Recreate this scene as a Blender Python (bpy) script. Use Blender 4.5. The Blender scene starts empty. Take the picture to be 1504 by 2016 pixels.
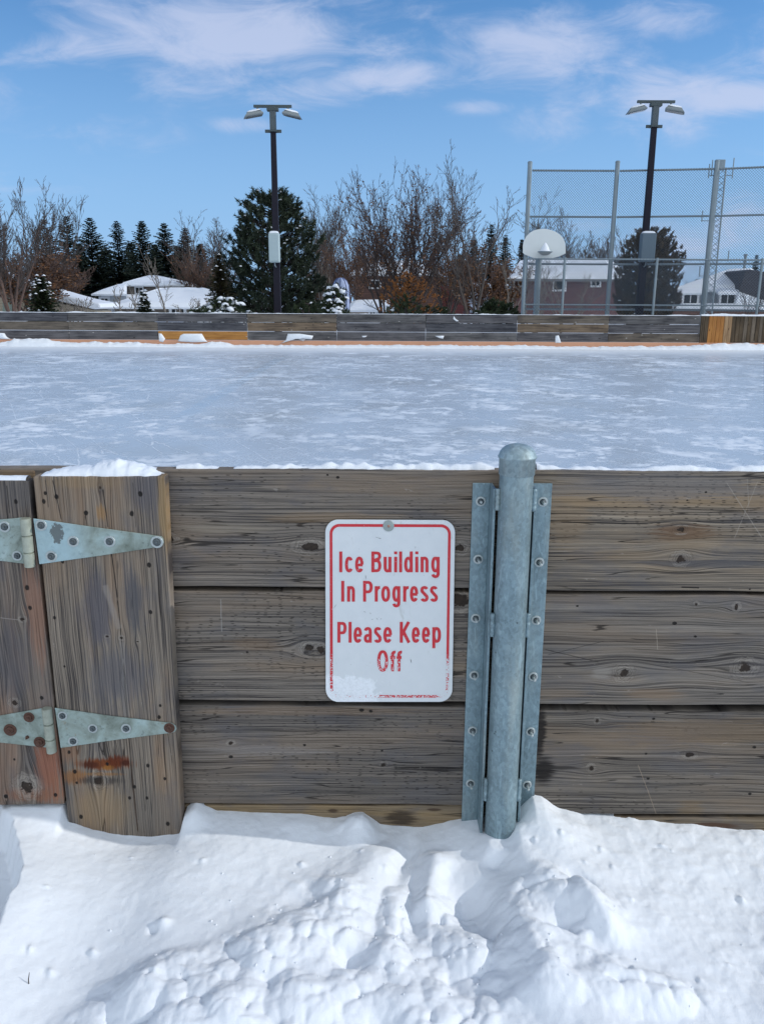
import bpy, bmesh, math, random
import numpy as np
from mathutils import Vector, Matrix

R = math.radians
SC = bpy.context.scene
COL = SC.collection

# ------------------------------------------------------------------ camera
F_PX, CX, CY = 1620.0, 752.0, 1008.0
PITCH, ROLL = R(14.4), R(0.3)
EYE = Vector((0, 0, 1.46))
_F = Vector((0, math.cos(PITCH), -math.sin(PITCH)))
_R0 = Vector((1, 0, 0)); _U0 = Vector((0, math.sin(PITCH), math.cos(PITCH)))
_RT = _R0 * math.cos(ROLL) + _U0 * math.sin(ROLL)
_UP = _U0 * math.cos(ROLL) - _R0 * math.sin(ROLL)
cam_d = bpy.data.cameras.new('camera')
cam = bpy.data.objects.new('camera', cam_d); COL.objects.link(cam)
m = Matrix((_RT, _UP, -_F)).transposed().to_4x4(); m.translation = EYE
cam.matrix_world = m
cam_d.sensor_fit = 'VERTICAL'; cam_d.sensor_height = 24.0
cam_d.lens = 24.0 * F_PX / 2016.0
cam_d.clip_start = 0.05; cam_d.clip_end = 6000
SC.camera = cam

def ray(px, py):
    return _F + _RT * ((px - CX) / F_PX) - _UP * ((py - CY) / F_PX)
def at(px, py, Y):
    d = ray(px, py); return EYE + d * (Y / d.y)
def atz(px, py, Z):
    d = ray(px, py); return EYE + d * ((Z - EYE.z) / d.z)

# ------------------------------------------------------------------ light
SUN_EL, SUN_AZ = R(27), R(92)          # azimuth clockwise from +Y (the view direction)
SC.view_settings.view_transform = 'Standard'
SC.view_settings.look = 'None'
SC.view_settings.gamma = 1.0
SC.view_settings.exposure = 0.2
sd = bpy.data.lights.new('sun', 'SUN'); so = bpy.data.objects.new('sun', sd); COL.objects.link(so)
sd.energy = 2.0; sd.angle = R(0.6); sd.color = (1.0, 0.95, 0.88)
sun_vec = Vector((math.sin(SUN_AZ) * math.cos(SUN_EL), math.cos(SUN_AZ) * math.cos(SUN_EL), math.sin(SUN_EL)))
so.rotation_euler = sun_vec.to_track_quat('Z', 'Y').to_euler()

# ------------------------------------------------------------------ node helper
class NT:
    def __init__(s, tree): s.t = tree; s.n = tree.nodes; s.l = tree.links
    def put(s, sock, v):
        if hasattr(v, 'is_output'): s.l.new(v, sock)
        elif v is not None:
            if sock.type == 'RGBA' and len(v) == 3: v = (*v, 1)
            sock.default_value = v
    def m(s, op, a, b=None, c=None, clamp=False):
        n = s.n.new('ShaderNodeMath'); n.operation = op; n.use_clamp = clamp
        s.put(n.inputs[0], a)
        if b is not None: s.put(n.inputs[1], b)
        if c is not None: s.put(n.inputs[2], c)
        return n.outputs[0]
    def ss(s, v, a, b, lo=0.0, hi=1.0):      # smoothstep
        n = s.n.new('ShaderNodeMapRange'); n.interpolation_type = 'SMOOTHSTEP'
        s.put(n.inputs['Value'], v); n.inputs['From Min'].default_value = a; n.inputs['From Max'].default_value = b
        n.inputs['To Min'].default_value = lo; n.inputs['To Max'].default_value = hi
        return n.outputs[0]
    def xyz(s, x, y, z=0.0):
        n = s.n.new('ShaderNodeCombineXYZ')
        for i, v in enumerate((x, y, z)): s.put(n.inputs[i], v)
        return n.outputs[0]
    def sep(s, v):
        n = s.n.new('ShaderNodeSeparateXYZ'); s.l.new(v, n.inputs[0]); return n.outputs
    def noise(s, vec, scale=1.0, detail=2.0, rough=0.5, dist=0.0):
        n = s.n.new('ShaderNodeTexNoise'); s.put(n.inputs['Vector'], vec)
        n.inputs['Scale'].default_value = scale; n.inputs['Detail'].default_value = detail
        n.inputs['Roughness'].default_value = rough; n.inputs['Distortion'].default_value = dist
        return n.outputs[0]
    def voro(s, vec, scale=1.0, feature='F1', out='Distance', rnd=1.0):
        n = s.n.new('ShaderNodeTexVoronoi'); n.feature = feature; s.put(n.inputs['Vector'], vec)
        n.inputs['Scale'].default_value = scale
        n.inputs['Randomness'].default_value = rnd
        return n.outputs[out]
    def mix(s, f, a, b, mode='MIX'):
        n = s.n.new('ShaderNodeMix'); n.data_type = 'RGBA'; n.blend_type = mode
        s.put(n.inputs[0], f); s.put(n.inputs[6], a); s.put(n.inputs[7], b)
        return n.outputs[2]
    def ramp(s, v, stops):
        n = s.n.new('ShaderNodeValToRGB'); s.put(n.inputs[0], v); e = n.color_ramp.elements
        while len(e) < len(stops): e.new(0.5)
        for i, (p, c) in enumerate(stops): e[i].position = p; e[i].color = (*c, 1)
        return n.outputs[0]
    def pos(s):
        return s.n.new('ShaderNodeNewGeometry').outputs['Position']
    def obj(s):
        return s.n.new('ShaderNodeTexCoord').outputs['Object']
    def scale(s, v, sc):
        n = s.n.new('ShaderNodeVectorMath'); n.operation = 'MULTIPLY'; s.put(n.inputs[0], v); s.put(n.inputs[1], sc)
        return n.outputs[0]
    def bump(s, h, strength=0.5, dist=0.01):
        n = s.n.new('ShaderNodeBump'); s.put(n.inputs['Height'], h)
        n.inputs['Strength'].default_value = strength; n.inputs['Distance'].default_value = dist
        return n.outputs[0]
    def bsdf(s, col=None, rough=0.8, metal=0.0, spec=None, normal=None):
        b = s.n.new('ShaderNodeBsdfPrincipled'); o = s.n.new('ShaderNodeOutputMaterial')
        s.l.new(b.outputs[0], o.inputs[0])
        if col is not None: s.put(b.inputs['Base Color'], col)
        s.put(b.inputs['Roughness'], rough); s.put(b.inputs['Metallic'], metal)
        if spec is not None: s.put(b.inputs['Specular IOR Level'], spec)
        if normal is not None: s.put(b.inputs['Normal'], normal)
        return b

def newmat(name):
    mt = bpy.data.materials.new(name); mt.use_nodes = True; mt.node_tree.nodes.clear()
    return mt, NT(mt.node_tree)

# ------------------------------------------------------------------ sky
W = bpy.data.worlds.new('World'); SC.world = W; W.use_nodes = True
W.node_tree.nodes.clear(); w = NT(W.node_tree)
sky = w.n.new('ShaderNodeTexSky'); sky.sky_type = 'NISHITA'; sky.sun_disc = False
sky.sun_elevation = SUN_EL; sky.sun_rotation = SUN_AZ; sky.altitude = 100
sky.air_density = 1.15; sky.dust_density = 0.25; sky.ozone_density = 2.2
dirv = w.n.new('ShaderNodeTexCoord').outputs['Generated']
dx, dy, dz = w.sep(dirv)
dys = w.m('MAXIMUM', dy, 0.08)
ca = w.m('DIVIDE', dx, dys); ce = w.m('DIVIDE', dz, dys)
CLOUDS = [(430, 65, 190, 50, 1.1), (130, 92, 110, 20, .75), (740, 90, 110, 26, .6), (600, 20, 200, 30, .55), (590, 178, 100, 18, .7),
          (780, 150, 90, 18, .95), (230, 265, 130, 28, .45), (465, 247, 60, 10, .5), (370, 155, 120, 36, .4), (1080, 95, 150, 42, .8),
          (1270, 42, 100, 26, .7), (1100, 238, 60, 24, .65), (1190, 195, 40, 20, .6), (930, 209, 60, 9, .6), (1290, 200, 90, 40, .85),
          (1440, 192, 120, 18, 1.25), (1490, 440, 90, 50, .7), (1350, 500, 160, 40, .5), (1180, 460, 80, 25, .35),
          (-250, 130, 200, 60, .7), (1800, 120, 250, 60, .7), (-350, 350, 300, 70, .5), (1900, 350, 250, 60, .7)]
acc = None
for (cx_, cy_, hw, hh, st) in CLOUDS:
    d0 = ray(cx_, cy_); a0, e0 = d0.x / d0.y, d0.z / d0.y
    u = w.m('MULTIPLY', w.m('SUBTRACT', ca, a0), F_PX / hw / 1.3)
    v = w.m('MULTIPLY', w.m('SUBTRACT', ce, e0), F_PX / hh / 1.55)
    q = w.m('ADD', w.m('MULTIPLY', u, u), w.m('MULTIPLY', v, v))
    g = w.m('MULTIPLY', w.m('EXPONENT', w.m('MULTIPLY', q, -0.8)), st)
    acc = g if acc is None else w.m('MAXIMUM', acc, g)
front = w.ss(dy, 0.1, 0.3)
n1 = w.noise(w.xyz(w.m('MULTIPLY', ca, 10.0), w.m('MULTIPLY', ce, 27.0), 3.3), 1.0, 9, 0.63, 0.6)
n2 = w.noise(w.xyz(w.m('MULTIPLY', dx, 2.0), w.m('MULTIPLY', dz, 7.0), w.m('MULTIPLY', dy, 2.0)), 1.0, 5, 0.55)
cov = w.m('ADD', w.m('MULTIPLY', w.m('MULTIPLY', acc, front), 1.0), w.m('MULTIPLY', w.m('SUBTRACT', n1, 0.5), 2.0))
mask = w.ss(cov, 0.10, 1.15)
mask = w.m('MULTIPLY', mask, w.m('MULTIPLY', w.ss(acc, 0.02, 0.4), front))
back = w.m('MULTIPLY', w.ss(n2, 0.30, 0.62, 0.35, 1.0), w.ss(dy, 0.10, -0.35))      # unseen bright cloud added behind the viewer as neutral fill light
hz_ = w.ss(dz, -0.02, 0.40, 0.85, 0.0)           # pale air above the horizon
skc = w.mix(1.0, sky.outputs[0], (0.41, 0.79, 1.17), 'MULTIPLY')
skc = w.mix(hz_, skc, (3.0, 4.9, 8.0))
skc = w.mix(w.m('MULTIPLY', mask, 0.74), skc, (5.2, 5.8, 7.6))
skc = w.mix(w.m('MULTIPLY', back, 0.9), skc, (11.3, 11.9, 12.2))
bg = w.n.new('ShaderNodeBackground'); w.put(bg.inputs[0], skc); bg.inputs[1].default_value = 0.10
wo = w.n.new('ShaderNodeOutputWorld'); w.l.new(bg.outputs[0], wo.inputs[0])

# ------------------------------------------------------------------ objects
def tag(o, label=None, cat=None, group=None, kind=None):
    if label: o['label'] = label
    if cat: o['category'] = cat
    if group: o['group'] = group
    if kind: o['kind'] = kind
    return o
def thing(name, loc, label, cat, group=None):
    o = bpy.data.objects.new(name, None); COL.objects.link(o); o.location = loc
    o.empty_display_size = 0.1
    return tag(o, label, cat, group)
def wloc(o):
    v = Vector(o.location)
    while o.parent: o = o.parent; v += Vector(o.location)
    return v
def link_mesh(name, me, mats, parent=None, origin=None, smooth=False):
    o = bpy.data.objects.new(name, me); COL.objects.link(o)
    off = wloc(parent) if parent else (Vector(origin) if origin is not None else Vector((0, 0, 0)))
    if off.length > 0: me.transform(Matrix.Translation(-off))
    if parent: o.parent = parent
    else: o.location = off
    for mt in (mats if isinstance(mats, (list, tuple)) else [mats]): me.materials.append(mt)
    if smooth: me.polygons.foreach_set('use_smooth', [True] * len(me.polygons))
    return o

class MB:
    def __init__(s): s.v = []; s.f = []
    def add(s, vs, fs):
        k = len(s.v); s.v += [tuple(p) for p in vs]; s.f += [tuple(i + k for i in f) for f in fs]
        return s
    def box(s, c, d, rot=None):
        c = Vector(c); hx, hy, hz = d[0] / 2, d[1] / 2, d[2] / 2
        vs = [Vector((x, y, z)) for x in (-hx, hx) for y in (-hy, hy) for z in (-hz, hz)]
        if rot is not None: vs = [rot @ p for p in vs]
        return s.add([c + p for p in vs], [(0, 1, 3, 2), (4, 6, 7, 5), (0, 4, 5, 1), (2, 3, 7, 6), (0, 2, 6, 4), (1, 5, 7, 3)])
    def bx(s, a, b):
        return s.box([(a[i] + b[i]) / 2 for i in range(3)], [abs(b[i] - a[i]) for i in range(3)])
    def tube(s, pts, rad, n=6, cap=True):
        pts = [Vector(p) for p in pts]
        if not hasattr(rad, '__len__'): rad = [rad] * len(pts)
        rings = []; ref = None; vs = []
        for i, p in enumerate(pts):
            a = pts[max(i - 1, 0)]; b = pts[min(i + 1, len(pts) - 1)]
            d = (b - a).normalized()
            if ref is None:
                ref = Vector((0, 0, 1)) if abs(d.z) < 0.9 else Vector((0, 1, 0))
            x = d.cross(ref).normalized(); y = x.cross(d).normalized(); ref = y
            vs += [p + (x * math.cos(2 * math.pi * k / n) + y * math.sin(2 * math.pi * k / n)) * rad[i] for k in range(n)]
        fs = []
        for i in range(len(pts) - 1):
            for k in range(n):
                fs.append((i * n + k, i * n + (k + 1) % n, (i + 1) * n + (k + 1) % n, (i + 1) * n + k))
        if cap and n > 2:
            fs.append(tuple(range(n - 1, -1, -1))); fs.append(tuple((len(pts) - 1) * n + k for k in range(n)))
        return s.add(vs, fs)
    def lathe(s, prof, o, ax=Vector((0, 0, 1)), n=32):
        o = Vector(o); ax = Vector(ax).normalized()
        ref = Vector((1, 0, 0)) if abs(ax.x) < 0.9 else Vector((0, 1, 0))
        x = ax.cross(ref).normalized(); y = ax.cross(x).normalized()
        vs = []; fs = []
        for (r, h) in prof:
            vs += [o + ax * h + (x * math.cos(2 * math.pi * k / n) + y * math.sin(2 * math.pi * k / n)) * max(r, 1e-5) for k in range(n)]
        for i in range(len(prof) - 1):
            for k in range(n):
                fs.append((i * n + k, i * n + (k + 1) % n, (i + 1) * n + (k + 1) % n, (i + 1) * n + k))
        return s.add(vs, fs)
    def prism(s, pts, dvec):
        n = len(pts); pts = [Vector(p) for p in pts]; d = Vector(dvec)
        return s.add(pts + [p + d for p in pts],
                     [tuple(range(n)), tuple(range(2 * n - 1, n - 1, -1))] + [(i, i + n, (i + 1) % n + n, (i + 1) % n) for i in range(n)])
    def build(s, name, mats, parent=None, origin=None, smooth=False, bevel=0, seg=2, sub=None):
        me = bpy.data.meshes.new(name); me.from_pydata(s.v, [], s.f)
        if len(s.f) > 2500 and not bevel: return link_mesh(name, me, mats, parent, origin, smooth)
        bm = bmesh.new(); bm.from_mesh(me)
        if len(s.f) < 60000: bmesh.ops.recalc_face_normals(bm, faces=bm.faces)
        if bevel:
            bmesh.ops.bevel(bm, geom=[e for e in bm.edges if e.is_manifold and e.calc_face_angle() > 0.5],
                            offset=bevel, segments=seg, affect='EDGES', profile=0.6)
        bm.to_mesh(me); bm.free()
        o = link_mesh(name, me, mats, parent, origin, smooth)
        return o

def copy_tree(o, parent=None, loc=None):
    c = o.copy(); COL.objects.link(c); c.parent = parent
    if loc is not None: c.location = loc
    for ch in list(o.children): copy_tree(ch, c)
    return c

# numpy value noise
_tab = np.random.RandomState(7).rand(256, 256)
def vn(x, y, seed=0):
    x = x + seed * 17.37; y = y + seed * 5.71
    xi = np.floor(x).astype(int); yi = np.floor(y).astype(int)
    fx = x - xi; fy = y - yi; fx = fx * fx * (3 - 2 * fx); fy = fy * fy * (3 - 2 * fy)
    g = lambda i, j: _tab[i % 256, j % 256]
    return (g(xi, yi) * (1 - fx) + g(xi + 1, yi) * fx) * (1 - fy) + (g(xi, yi + 1) * (1 - fx) + g(xi + 1, yi + 1) * fx) * fy
def fbm(x, y, oct=4, seed=0, gain=.5):
    a = 1.0; t = 0; r = 0
    for k in range(oct):
        r = r + a * vn(x * 2 ** k, y * 2 ** k, seed + k * 3.1); t += a; a *= gain
    return r / t
def worley(x, y, seed=0):
    xi = np.floor(x).astype(int); yi = np.floor(y).astype(int); best = np.full(np.shape(x), 9.0)
    for i in (-1, 0, 1):
        for j in (-1, 0, 1):
            a = (xi + i + seed * 31) % 256; b_ = (yi + j + seed * 57) % 256
            px = xi + i + .15 + .7 * _tab[a, b_]; py = yi + j + .15 + .7 * _tab[b_, (a + 91) % 256]
            best = np.minimum(best, np.hypot(x - px, y - py))
    return best
def sst(x, a, b):
    t = np.clip((x - a) / (b - a), 0, 1); return t * t * (3 - 2 * t)

# ------------------------------------------------------------------ materials
def plain(name, col, rough=0.8, metal=0.0, var=0.0, vs=30.0, bump=0.0, spec=None):
    mt, n = newmat(name)
    c = col; nm = None
    if var or bump:
        nz = n.noise(n.pos(), vs, 5, 0.6)
        if var:
            c = n.mix(nz, tuple(x * (1 - var) for x in col), tuple(min(1, x * (1 + var)) for x in col))
        if bump: nm = n.bump(nz, bump, 0.01)
    n.bsdf(c, rough, metal, spec, nm)
    return mt

def M_snow(name, grain=True, tint=(0.775, 0.822, 0.88)):
    mt, n = newmat(name)
    p = n.pos()
    a = n.noise(p, 45, 4, 0.6); b = n.noise(p, 330, 3, 0.7)
    h = n.m('ADD', n.m('MULTIPLY', a, 0.6), n.m('MULTIPLY', b, 0.35)) if grain else a
    c = n.mix(n.ss(n.noise(p, 9, 4, .6), .3, .75), tuple(x * .965 for x in tint), tint)
    bs = n.bsdf(c, 0.62, 0, 0.25, n.bump(h, 0.35 if grain else 0.5, 0.006 if grain else 0.05))
    if grain:
        bs.inputs['Subsurface Weight'].default_value = 0.0
        bs.inputs['Subsurface Radius'].default_value = (0.012, 0.018, 0.028)
        bs.inputs['Subsurface Scale'].default_value = 1.0
    return mt
SNOW = M_snow('snow'); SNOWF = M_snow('far_snow', False)

def M_galv(name, base=(0.185, 0.262, 0.295), metal=0.5, scale=190, rough=0.42):
    mt, n = newmat(name)
    p = n.pos()
    v = n.voro(n.scale(p, (1, 1, .6)), scale, 'F1', 'Color')
    sx, sy, sz = n.sep(v)
    big = n.noise(p, 9, 4, .6); fine = n.noise(p, 260, 2, .6)
    t = n.m('ADD', n.m('MULTIPLY', sx, .22), n.m('ADD', n.m('MULTIPLY', big, .65), n.m('MULTIPLY', fine, .25)))
    c = n.ramp(t, [(0.22, tuple(x * .62 for x in base)), (0.5, base), (0.85, tuple(min(1, x * 1.45 + .02) for x in base))])
    streak = n.noise(n.scale(p, (60, 60, 14)), 1.0, 3, .5, 1.2)
    c = n.mix(n.ss(streak, .6, .72, 0, .55), c, tuple(min(1, x * 1.7 + .04) for x in base))
    spots = n.voro(p, 24, 'F1')
    c = n.mix(n.ss(spots, .035, .07, .7, 0), c, (0.03, 0.04, 0.04))
    # warm chalky patches where the zinc has dulled
    c = n.mix(n.ss(n.noise(n.scale(p, (14, 14, 3)), 1, 3, .6), .52, .75, 0, .35), c, (0.42, 0.44, 0.38))
    n.bsdf(c, n.m('ADD', n.m('MULTIPLY', sy, .15), rough), metal, .4, n.bump(n.m('ADD', fine, streak), 0.12, 0.002))
    return mt
GALV = M_galv('galvanised_steel')
GALVF = plain('grey_pipe', (0.20, 0.25, 0.28), 0.5, 0.3, .2, 3)
WIRE = plain('wire', (0.075, 0.10, 0.125), 0.5, 0.2)
def M_zinc(name):
    mt, n = newmat(name)
    p = n.pos()
    a = n.noise(p, 14, 5, .65, .4); b = n.noise(p, 70, 5, .7)
    c = n.ramp(a, [(.3, (.14, .17, .14)), (.48, (.27, .33, .30)), (.62, (.34, .44, .43)), (.8, (.45, .53, .52))])
    c = n.mix(n.ss(b, .56, .68, 0, .65), c, (.12, .15, .14))
    c = n.mix(n.ss(n.noise(p, 24, 4, .7, .5), .64, .74, 0, .6), c, (.22, .15, .07))
    hx, hy_, hz2 = n.sep(p); e0 = at(66, 1060, 1.80); e1 = at(120, 1050, 1.80)
    blue = n.m('MULTIPLY', n.m('MULTIPLY', n.ss(hx, e0.x - .002, e0.x), n.ss(hx, at(190, 1050, 1.8).x, e1.x)), n.ss(hz2, at(100, 1200, 1.8).z, at(100, 1150, 1.8).z))
    c = n.mix(n.m('MULTIPLY', blue, .55), c, (.40, .58, .66))
    q = at(113, 1050, 1.80); dd = n.m('SQRT', n.m('ADD', n.m('POWER', n.m('MULTIPLY', n.m('SUBTRACT', hx, q.x), 62), 2.0), n.m('POWER', n.m('MULTIPLY', n.m('SUBTRACT', hz2, q.z), 46), 2.0)))
    chip = n.ss(n.m('ADD', dd, n.m('MULTIPLY', n.m('SUBTRACT', b, .5), 3.0)), .85, 1.0, .9, 0)
    c = n.mix(chip, c, (.11, .125, .125))
    n.bsdf(c, .55, .25, .4, n.bump(n.m('SUBTRACT', b, chip), .3, .002))
    return mt
ZINC = M_zinc('zinc_plate')
STEEL = plain('bolt_steel', (0.30, 0.34, 0.35), 0.35, 0.8, .3, 200)
DKSTEEL = plain('dull_bolt', (0.10, 0.12, 0.13), 0.5, 0.6, .4, 200)
RUSTY = plain('rusty_bolt', (0.10, 0.05, 0.035), 0.8, 0.2, .5, 180)
HOLE = plain('hole_black', (0.012, 0.01, 0.01), 0.95)

def M_wood(name, plane_y, axis='H', seed=0.0, knots=(), holes=(), stains=(), lines=(), light=(.275, .25, .22), dark=(.058, .054, .054),
           warm=(.20, .145, .095), cool=(.10, .105, .125), warm_amt=.5, incise=True, gscale=1.0, dens=1.0):
    """weathered plank; knots etc. are given as pixels of the reference, turned into metres on the plank's own plane"""
    mt, n = newmat(name)
    x, y, z = n.sep(n.pos())
    H = axis == 'H'
    u, v = (x, z) if H else (z, x)
    P = lambda px, py: ((at(px, py, plane_y).x, at(px, py, plane_y).z) if H else (at(px, py, plane_y).z, at(px, py, plane_y).x))
    mpp = 1.0 / 826.0
    v0 = v
    wv = n.noise(n.xyz(n.m('MULTIPLY', u, 1.6), n.m('MULTIPLY', v, 6.0), seed), 1, 3, .5)
    v = n.m('ADD', v, n.m('MULTIPLY', n.m('SUBTRACT', wv, .5), .030))
    core = None; halo = None
    for (kx, ky, r, el) in knots:
        ku, kv = P(kx, ky); r = r * mpp
        du = n.m('MULTIPLY', n.m('SUBTRACT', u, ku), 1 / r); dv = n.m('MULTIPLY', n.m('SUBTRACT', v0, kv), 1 / r)
        q = n.m('ADD', n.m('MULTIPLY', n.m('MULTIPLY', du, du), 1 / 40.0), n.m('MULTIPLY', n.m('MULTIPLY', dv, dv), 1 / 9.0))
        e = n.m('EXPONENT', n.m('MULTIPLY', q, -1.0))
        v = n.m('SUBTRACT', v, n.m('MULTIPLY', n.m('MULTIPLY', dv, r * .9), e))
        q2 = n.m('ADD', n.m('MULTIPLY', n.m('MULTIPLY', du, du), 1 / (el * el)), n.m('MULTIPLY', dv, dv))
        q2 = n.m('SQRT', q2)
        core = q2 if core is None else n.m('MINIMUM', core, q2)
    g1 = n.noise(n.xyz(n.m('MULTIPLY', u, 1.1), n.m('MULTIPLY', v, 190.0 * gscale), seed), 1, 5, .70)
    g2 = n.noise(n.xyz(n.m('MULTIPLY', u, 5.0), n.m('MULTIPLY', v, 420.0 * gscale), seed + 3), 1, 3, .6)
    g3 = n.noise(n.xyz(n.m('MULTIPLY', u, .7), n.m('MULTIPLY', v, 360.0 * gscale), seed + 5), 1, 2, .5)
    big = n.noise(n.xyz(n.m('MULTIPLY', u, 1.3), n.m('MULTIPLY', v0, 9.0), seed + 7), 1, 4, .6)
    blot = n.noise(n.xyz(n.m('MULTIPLY', u, 7.0), n.m('MULTIPLY', v0, 14.0), seed + 9), 1, 4, .6)
    t = n.m('ADD', n.m('MULTIPLY', g1, .55), n.m('ADD', n.m('MULTIPLY', g2, .42), n.m('ADD', n.m('MULTIPLY', g3, .46), n.m('MULTIPLY', big, .28))))
    t = n.m('SUBTRACT', t, .35)
    mid = tuple((a * .55 + b * .45) for a, b in zip(light, dark))
    c = n.ramp(t, [(.24, tuple(a * .7 for a in dark)), (.385, dark), (.505, mid), (.65, light), (.78, tuple(min(1, a * 1.6) for a in light))])
    c = n.mix(n.ss(big, .45, .68, 0, warm_amt), c, n.mix(t, tuple(a * .35 for a in warm), tuple(a * 1.6 for a in warm)))
    c = n.mix(n.ss(blot, .48, .66, 0, .38), c, n.mix(t, tuple(a * .4 for a in cool), tuple(a * 1.7 for a in cool)))
    # long drying cracks
    ck = n.noise(n.xyz(n.m('MULTIPLY', u, 2.6), n.m('MULTIPLY', v, 62.0), seed + 11), 1, 1, .4)
    ck = n.ss(n.m('ABSOLUTE', n.m('SUBTRACT', ck, .5)), .004, .016, 1, 0)
    gate = n.ss(n.noise(n.xyz(n.m('MULTIPLY', u, 4), n.m('MULTIPLY', v, 30), seed + 13), 1, 2), .5, .6)
    ck = n.m('MULTIPLY', ck, gate)
    c = n.mix(n.m('MULTIPLY', ck, .8), c, (.012, .010, .010))
    h = n.m('SUBTRACT', t, n.m('MULTIPLY', ck, 1.2))
    if incise:
        vo = n.voro(n.xyz(n.m('MULTIPLY', u, 36.0), n.m('MULTIPLY', v0, 185.0), seed), 1, 'F1', 'Distance', .5)
        ig = n.ss(n.noise(n.xyz(n.m('MULTIPLY', u, 2.5), n.m('MULTIPLY', v0, 8), seed + 21), 1, 2), .42, .6)
        im = n.m('MULTIPLY', n.ss(vo, .12, .22, .75, 0), ig)
        c = n.mix(im, c, (.015, .013, .012)); h = n.m('SUBTRACT', h, n.m('MULTIPLY', im, .8))
    # pale scuffs
    sc = n.ss(n.noise(n.xyz(n.m('MULTIPLY', u, 22), n.m('MULTIPLY', v0, 60), seed + 31), 1, 4, .7), .66, .74, 0, .5)
    c = n.mix(sc, c, (.36, .34, .32))
    nz = n.noise(n.xyz(n.m('MULTIPLY', u, 90), n.m('MULTIPLY', v0, 90), seed), 1, 3)
    nzl = n.m('SUBTRACT', n.noise(n.xyz(n.m('MULTIPLY', u, 9), n.m('MULTIPLY', v, 170), seed + 2), 1, 4, .7), .5)
    for (sx, sy, ru, rv, colr, st) in stains:
        su, sv = P(sx, sy)
        if not H: ru, rv = rv, ru
        du = n.m('MULTIPLY', n.m('SUBTRACT', u, su), 1 / (ru * mpp)); dv = n.m('MULTIPLY', n.m('SUBTRACT', v0, sv), 1 / (rv * mpp))
        q = n.m('SQRT', n.m('ADD', n.m('MULTIPLY', du, du), n.m('MULTIPLY', dv, dv)))
        q = n.m('ADD', q, n.m('MULTIPLY', nzl, 2.2))
        c = n.mix(n.ss(q, .55, 1.3, st, 0), c, n.mix(t, tuple(a * .45 for a in colr), tuple(min(1, a * 1.5) for a in colr)))
    for (x0, y0, x1, y1, wd, colr, st) in lines:
        a0, b0 = P(x0, y0); a1, b1 = P(x1, y1)
        L = math.hypot(a1 - a0, b1 - b0); ex, ey = (a1 - a0) / L, (b1 - b0) / L
        du = n.m('SUBTRACT', u, (a0 + a1) / 2); dv = n.m('SUBTRACT', v0, (b0 + b1) / 2)
        al = n.m('ABSOLUTE', n.m('ADD', n.m('MULTIPLY', du, ex), n.m('MULTIPLY', dv, ey)))
        pe = n.m('ABSOLUTE', n.m('ADD', n.m('ADD', n.m('MULTIPLY', du, -ey), n.m('MULTIPLY', dv, ex)), n.m('MULTIPLY', nzl, wd * mpp * 2.0)))
        k = n.m('MULTIPLY', n.ss(pe, wd * mpp * .4, wd * mpp, st, 0), n.ss(al, L / 2 * .9, L / 2, 1, 0))
        c = n.mix(k, c, colr)
        h = n.m('SUBTRACT', h, n.m('MULTIPLY', k, 1.0 if sum(colr) < .3 else 0.0))
    if core is not None:
        q = n.m('ADD', core, n.m('MULTIPLY', n.m('SUBTRACT', nz, .5), 1.7))
        c = n.mix(n.m('MULTIPLY', n.ss(n.m('ABSOLUTE', n.m('SUBTRACT', q, 1.6)), .2, 1.0, .45, 0), n.ss(g2, .4, .6)), c, (.36, .34, .31))
        ringl = n.m('SINE', n.m('MULTIPLY', q, 11.0))
        c = n.mix(n.m('MULTIPLY', n.ss(q, 1.2, 3.6, .45, 0), n.ss(ringl, .2, .9)), c, (.03, .026, .025))
        kc = n.ss(q, .7, 1.05, 1, 0)
        c = n.mix(n.m('MULTIPLY', kc, .93), c, n.mix(nz, (.006, .005, .005), (.05, .035, .026)))
        h = n.m('SUBTRACT', h, n.m('MULTIPLY', kc, 1.2))
    for (hx, hy, r) in holes:
        ku, kv = P(hx, hy); r = r * mpp
        du = n.m('MULTIPLY', n.m('SUBTRACT', u, ku), 1 / r); dv = n.m('MULTIPLY', n.m('SUBTRACT', v0, kv), 1 / r)
        q = n.m('SQRT', n.m('ADD', n.m('MULTIPLY', n.m('MULTIPLY', du, du), .6), n.m('MULTIPLY', dv, dv)))
        q = n.m('ADD', q, n.m('MULTIPLY', n.m('SUBTRACT', nz, .5), .8))
        kk = n.ss(q, .7, 1.2, 1, 0)
        c = n.mix(n.m('MULTIPLY', kk, .93), c, (.01, .009, .009)); h = n.m('SUBTRACT', h, n.m('MULTIPLY', kk, 1.3))
    c = n.mix(1.0, c, (.93, .885, .84), 'MULTIPLY')
    n.bsdf(c, .82, 0, .25, n.bump(h, .75, .0035))
    return mt

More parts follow.
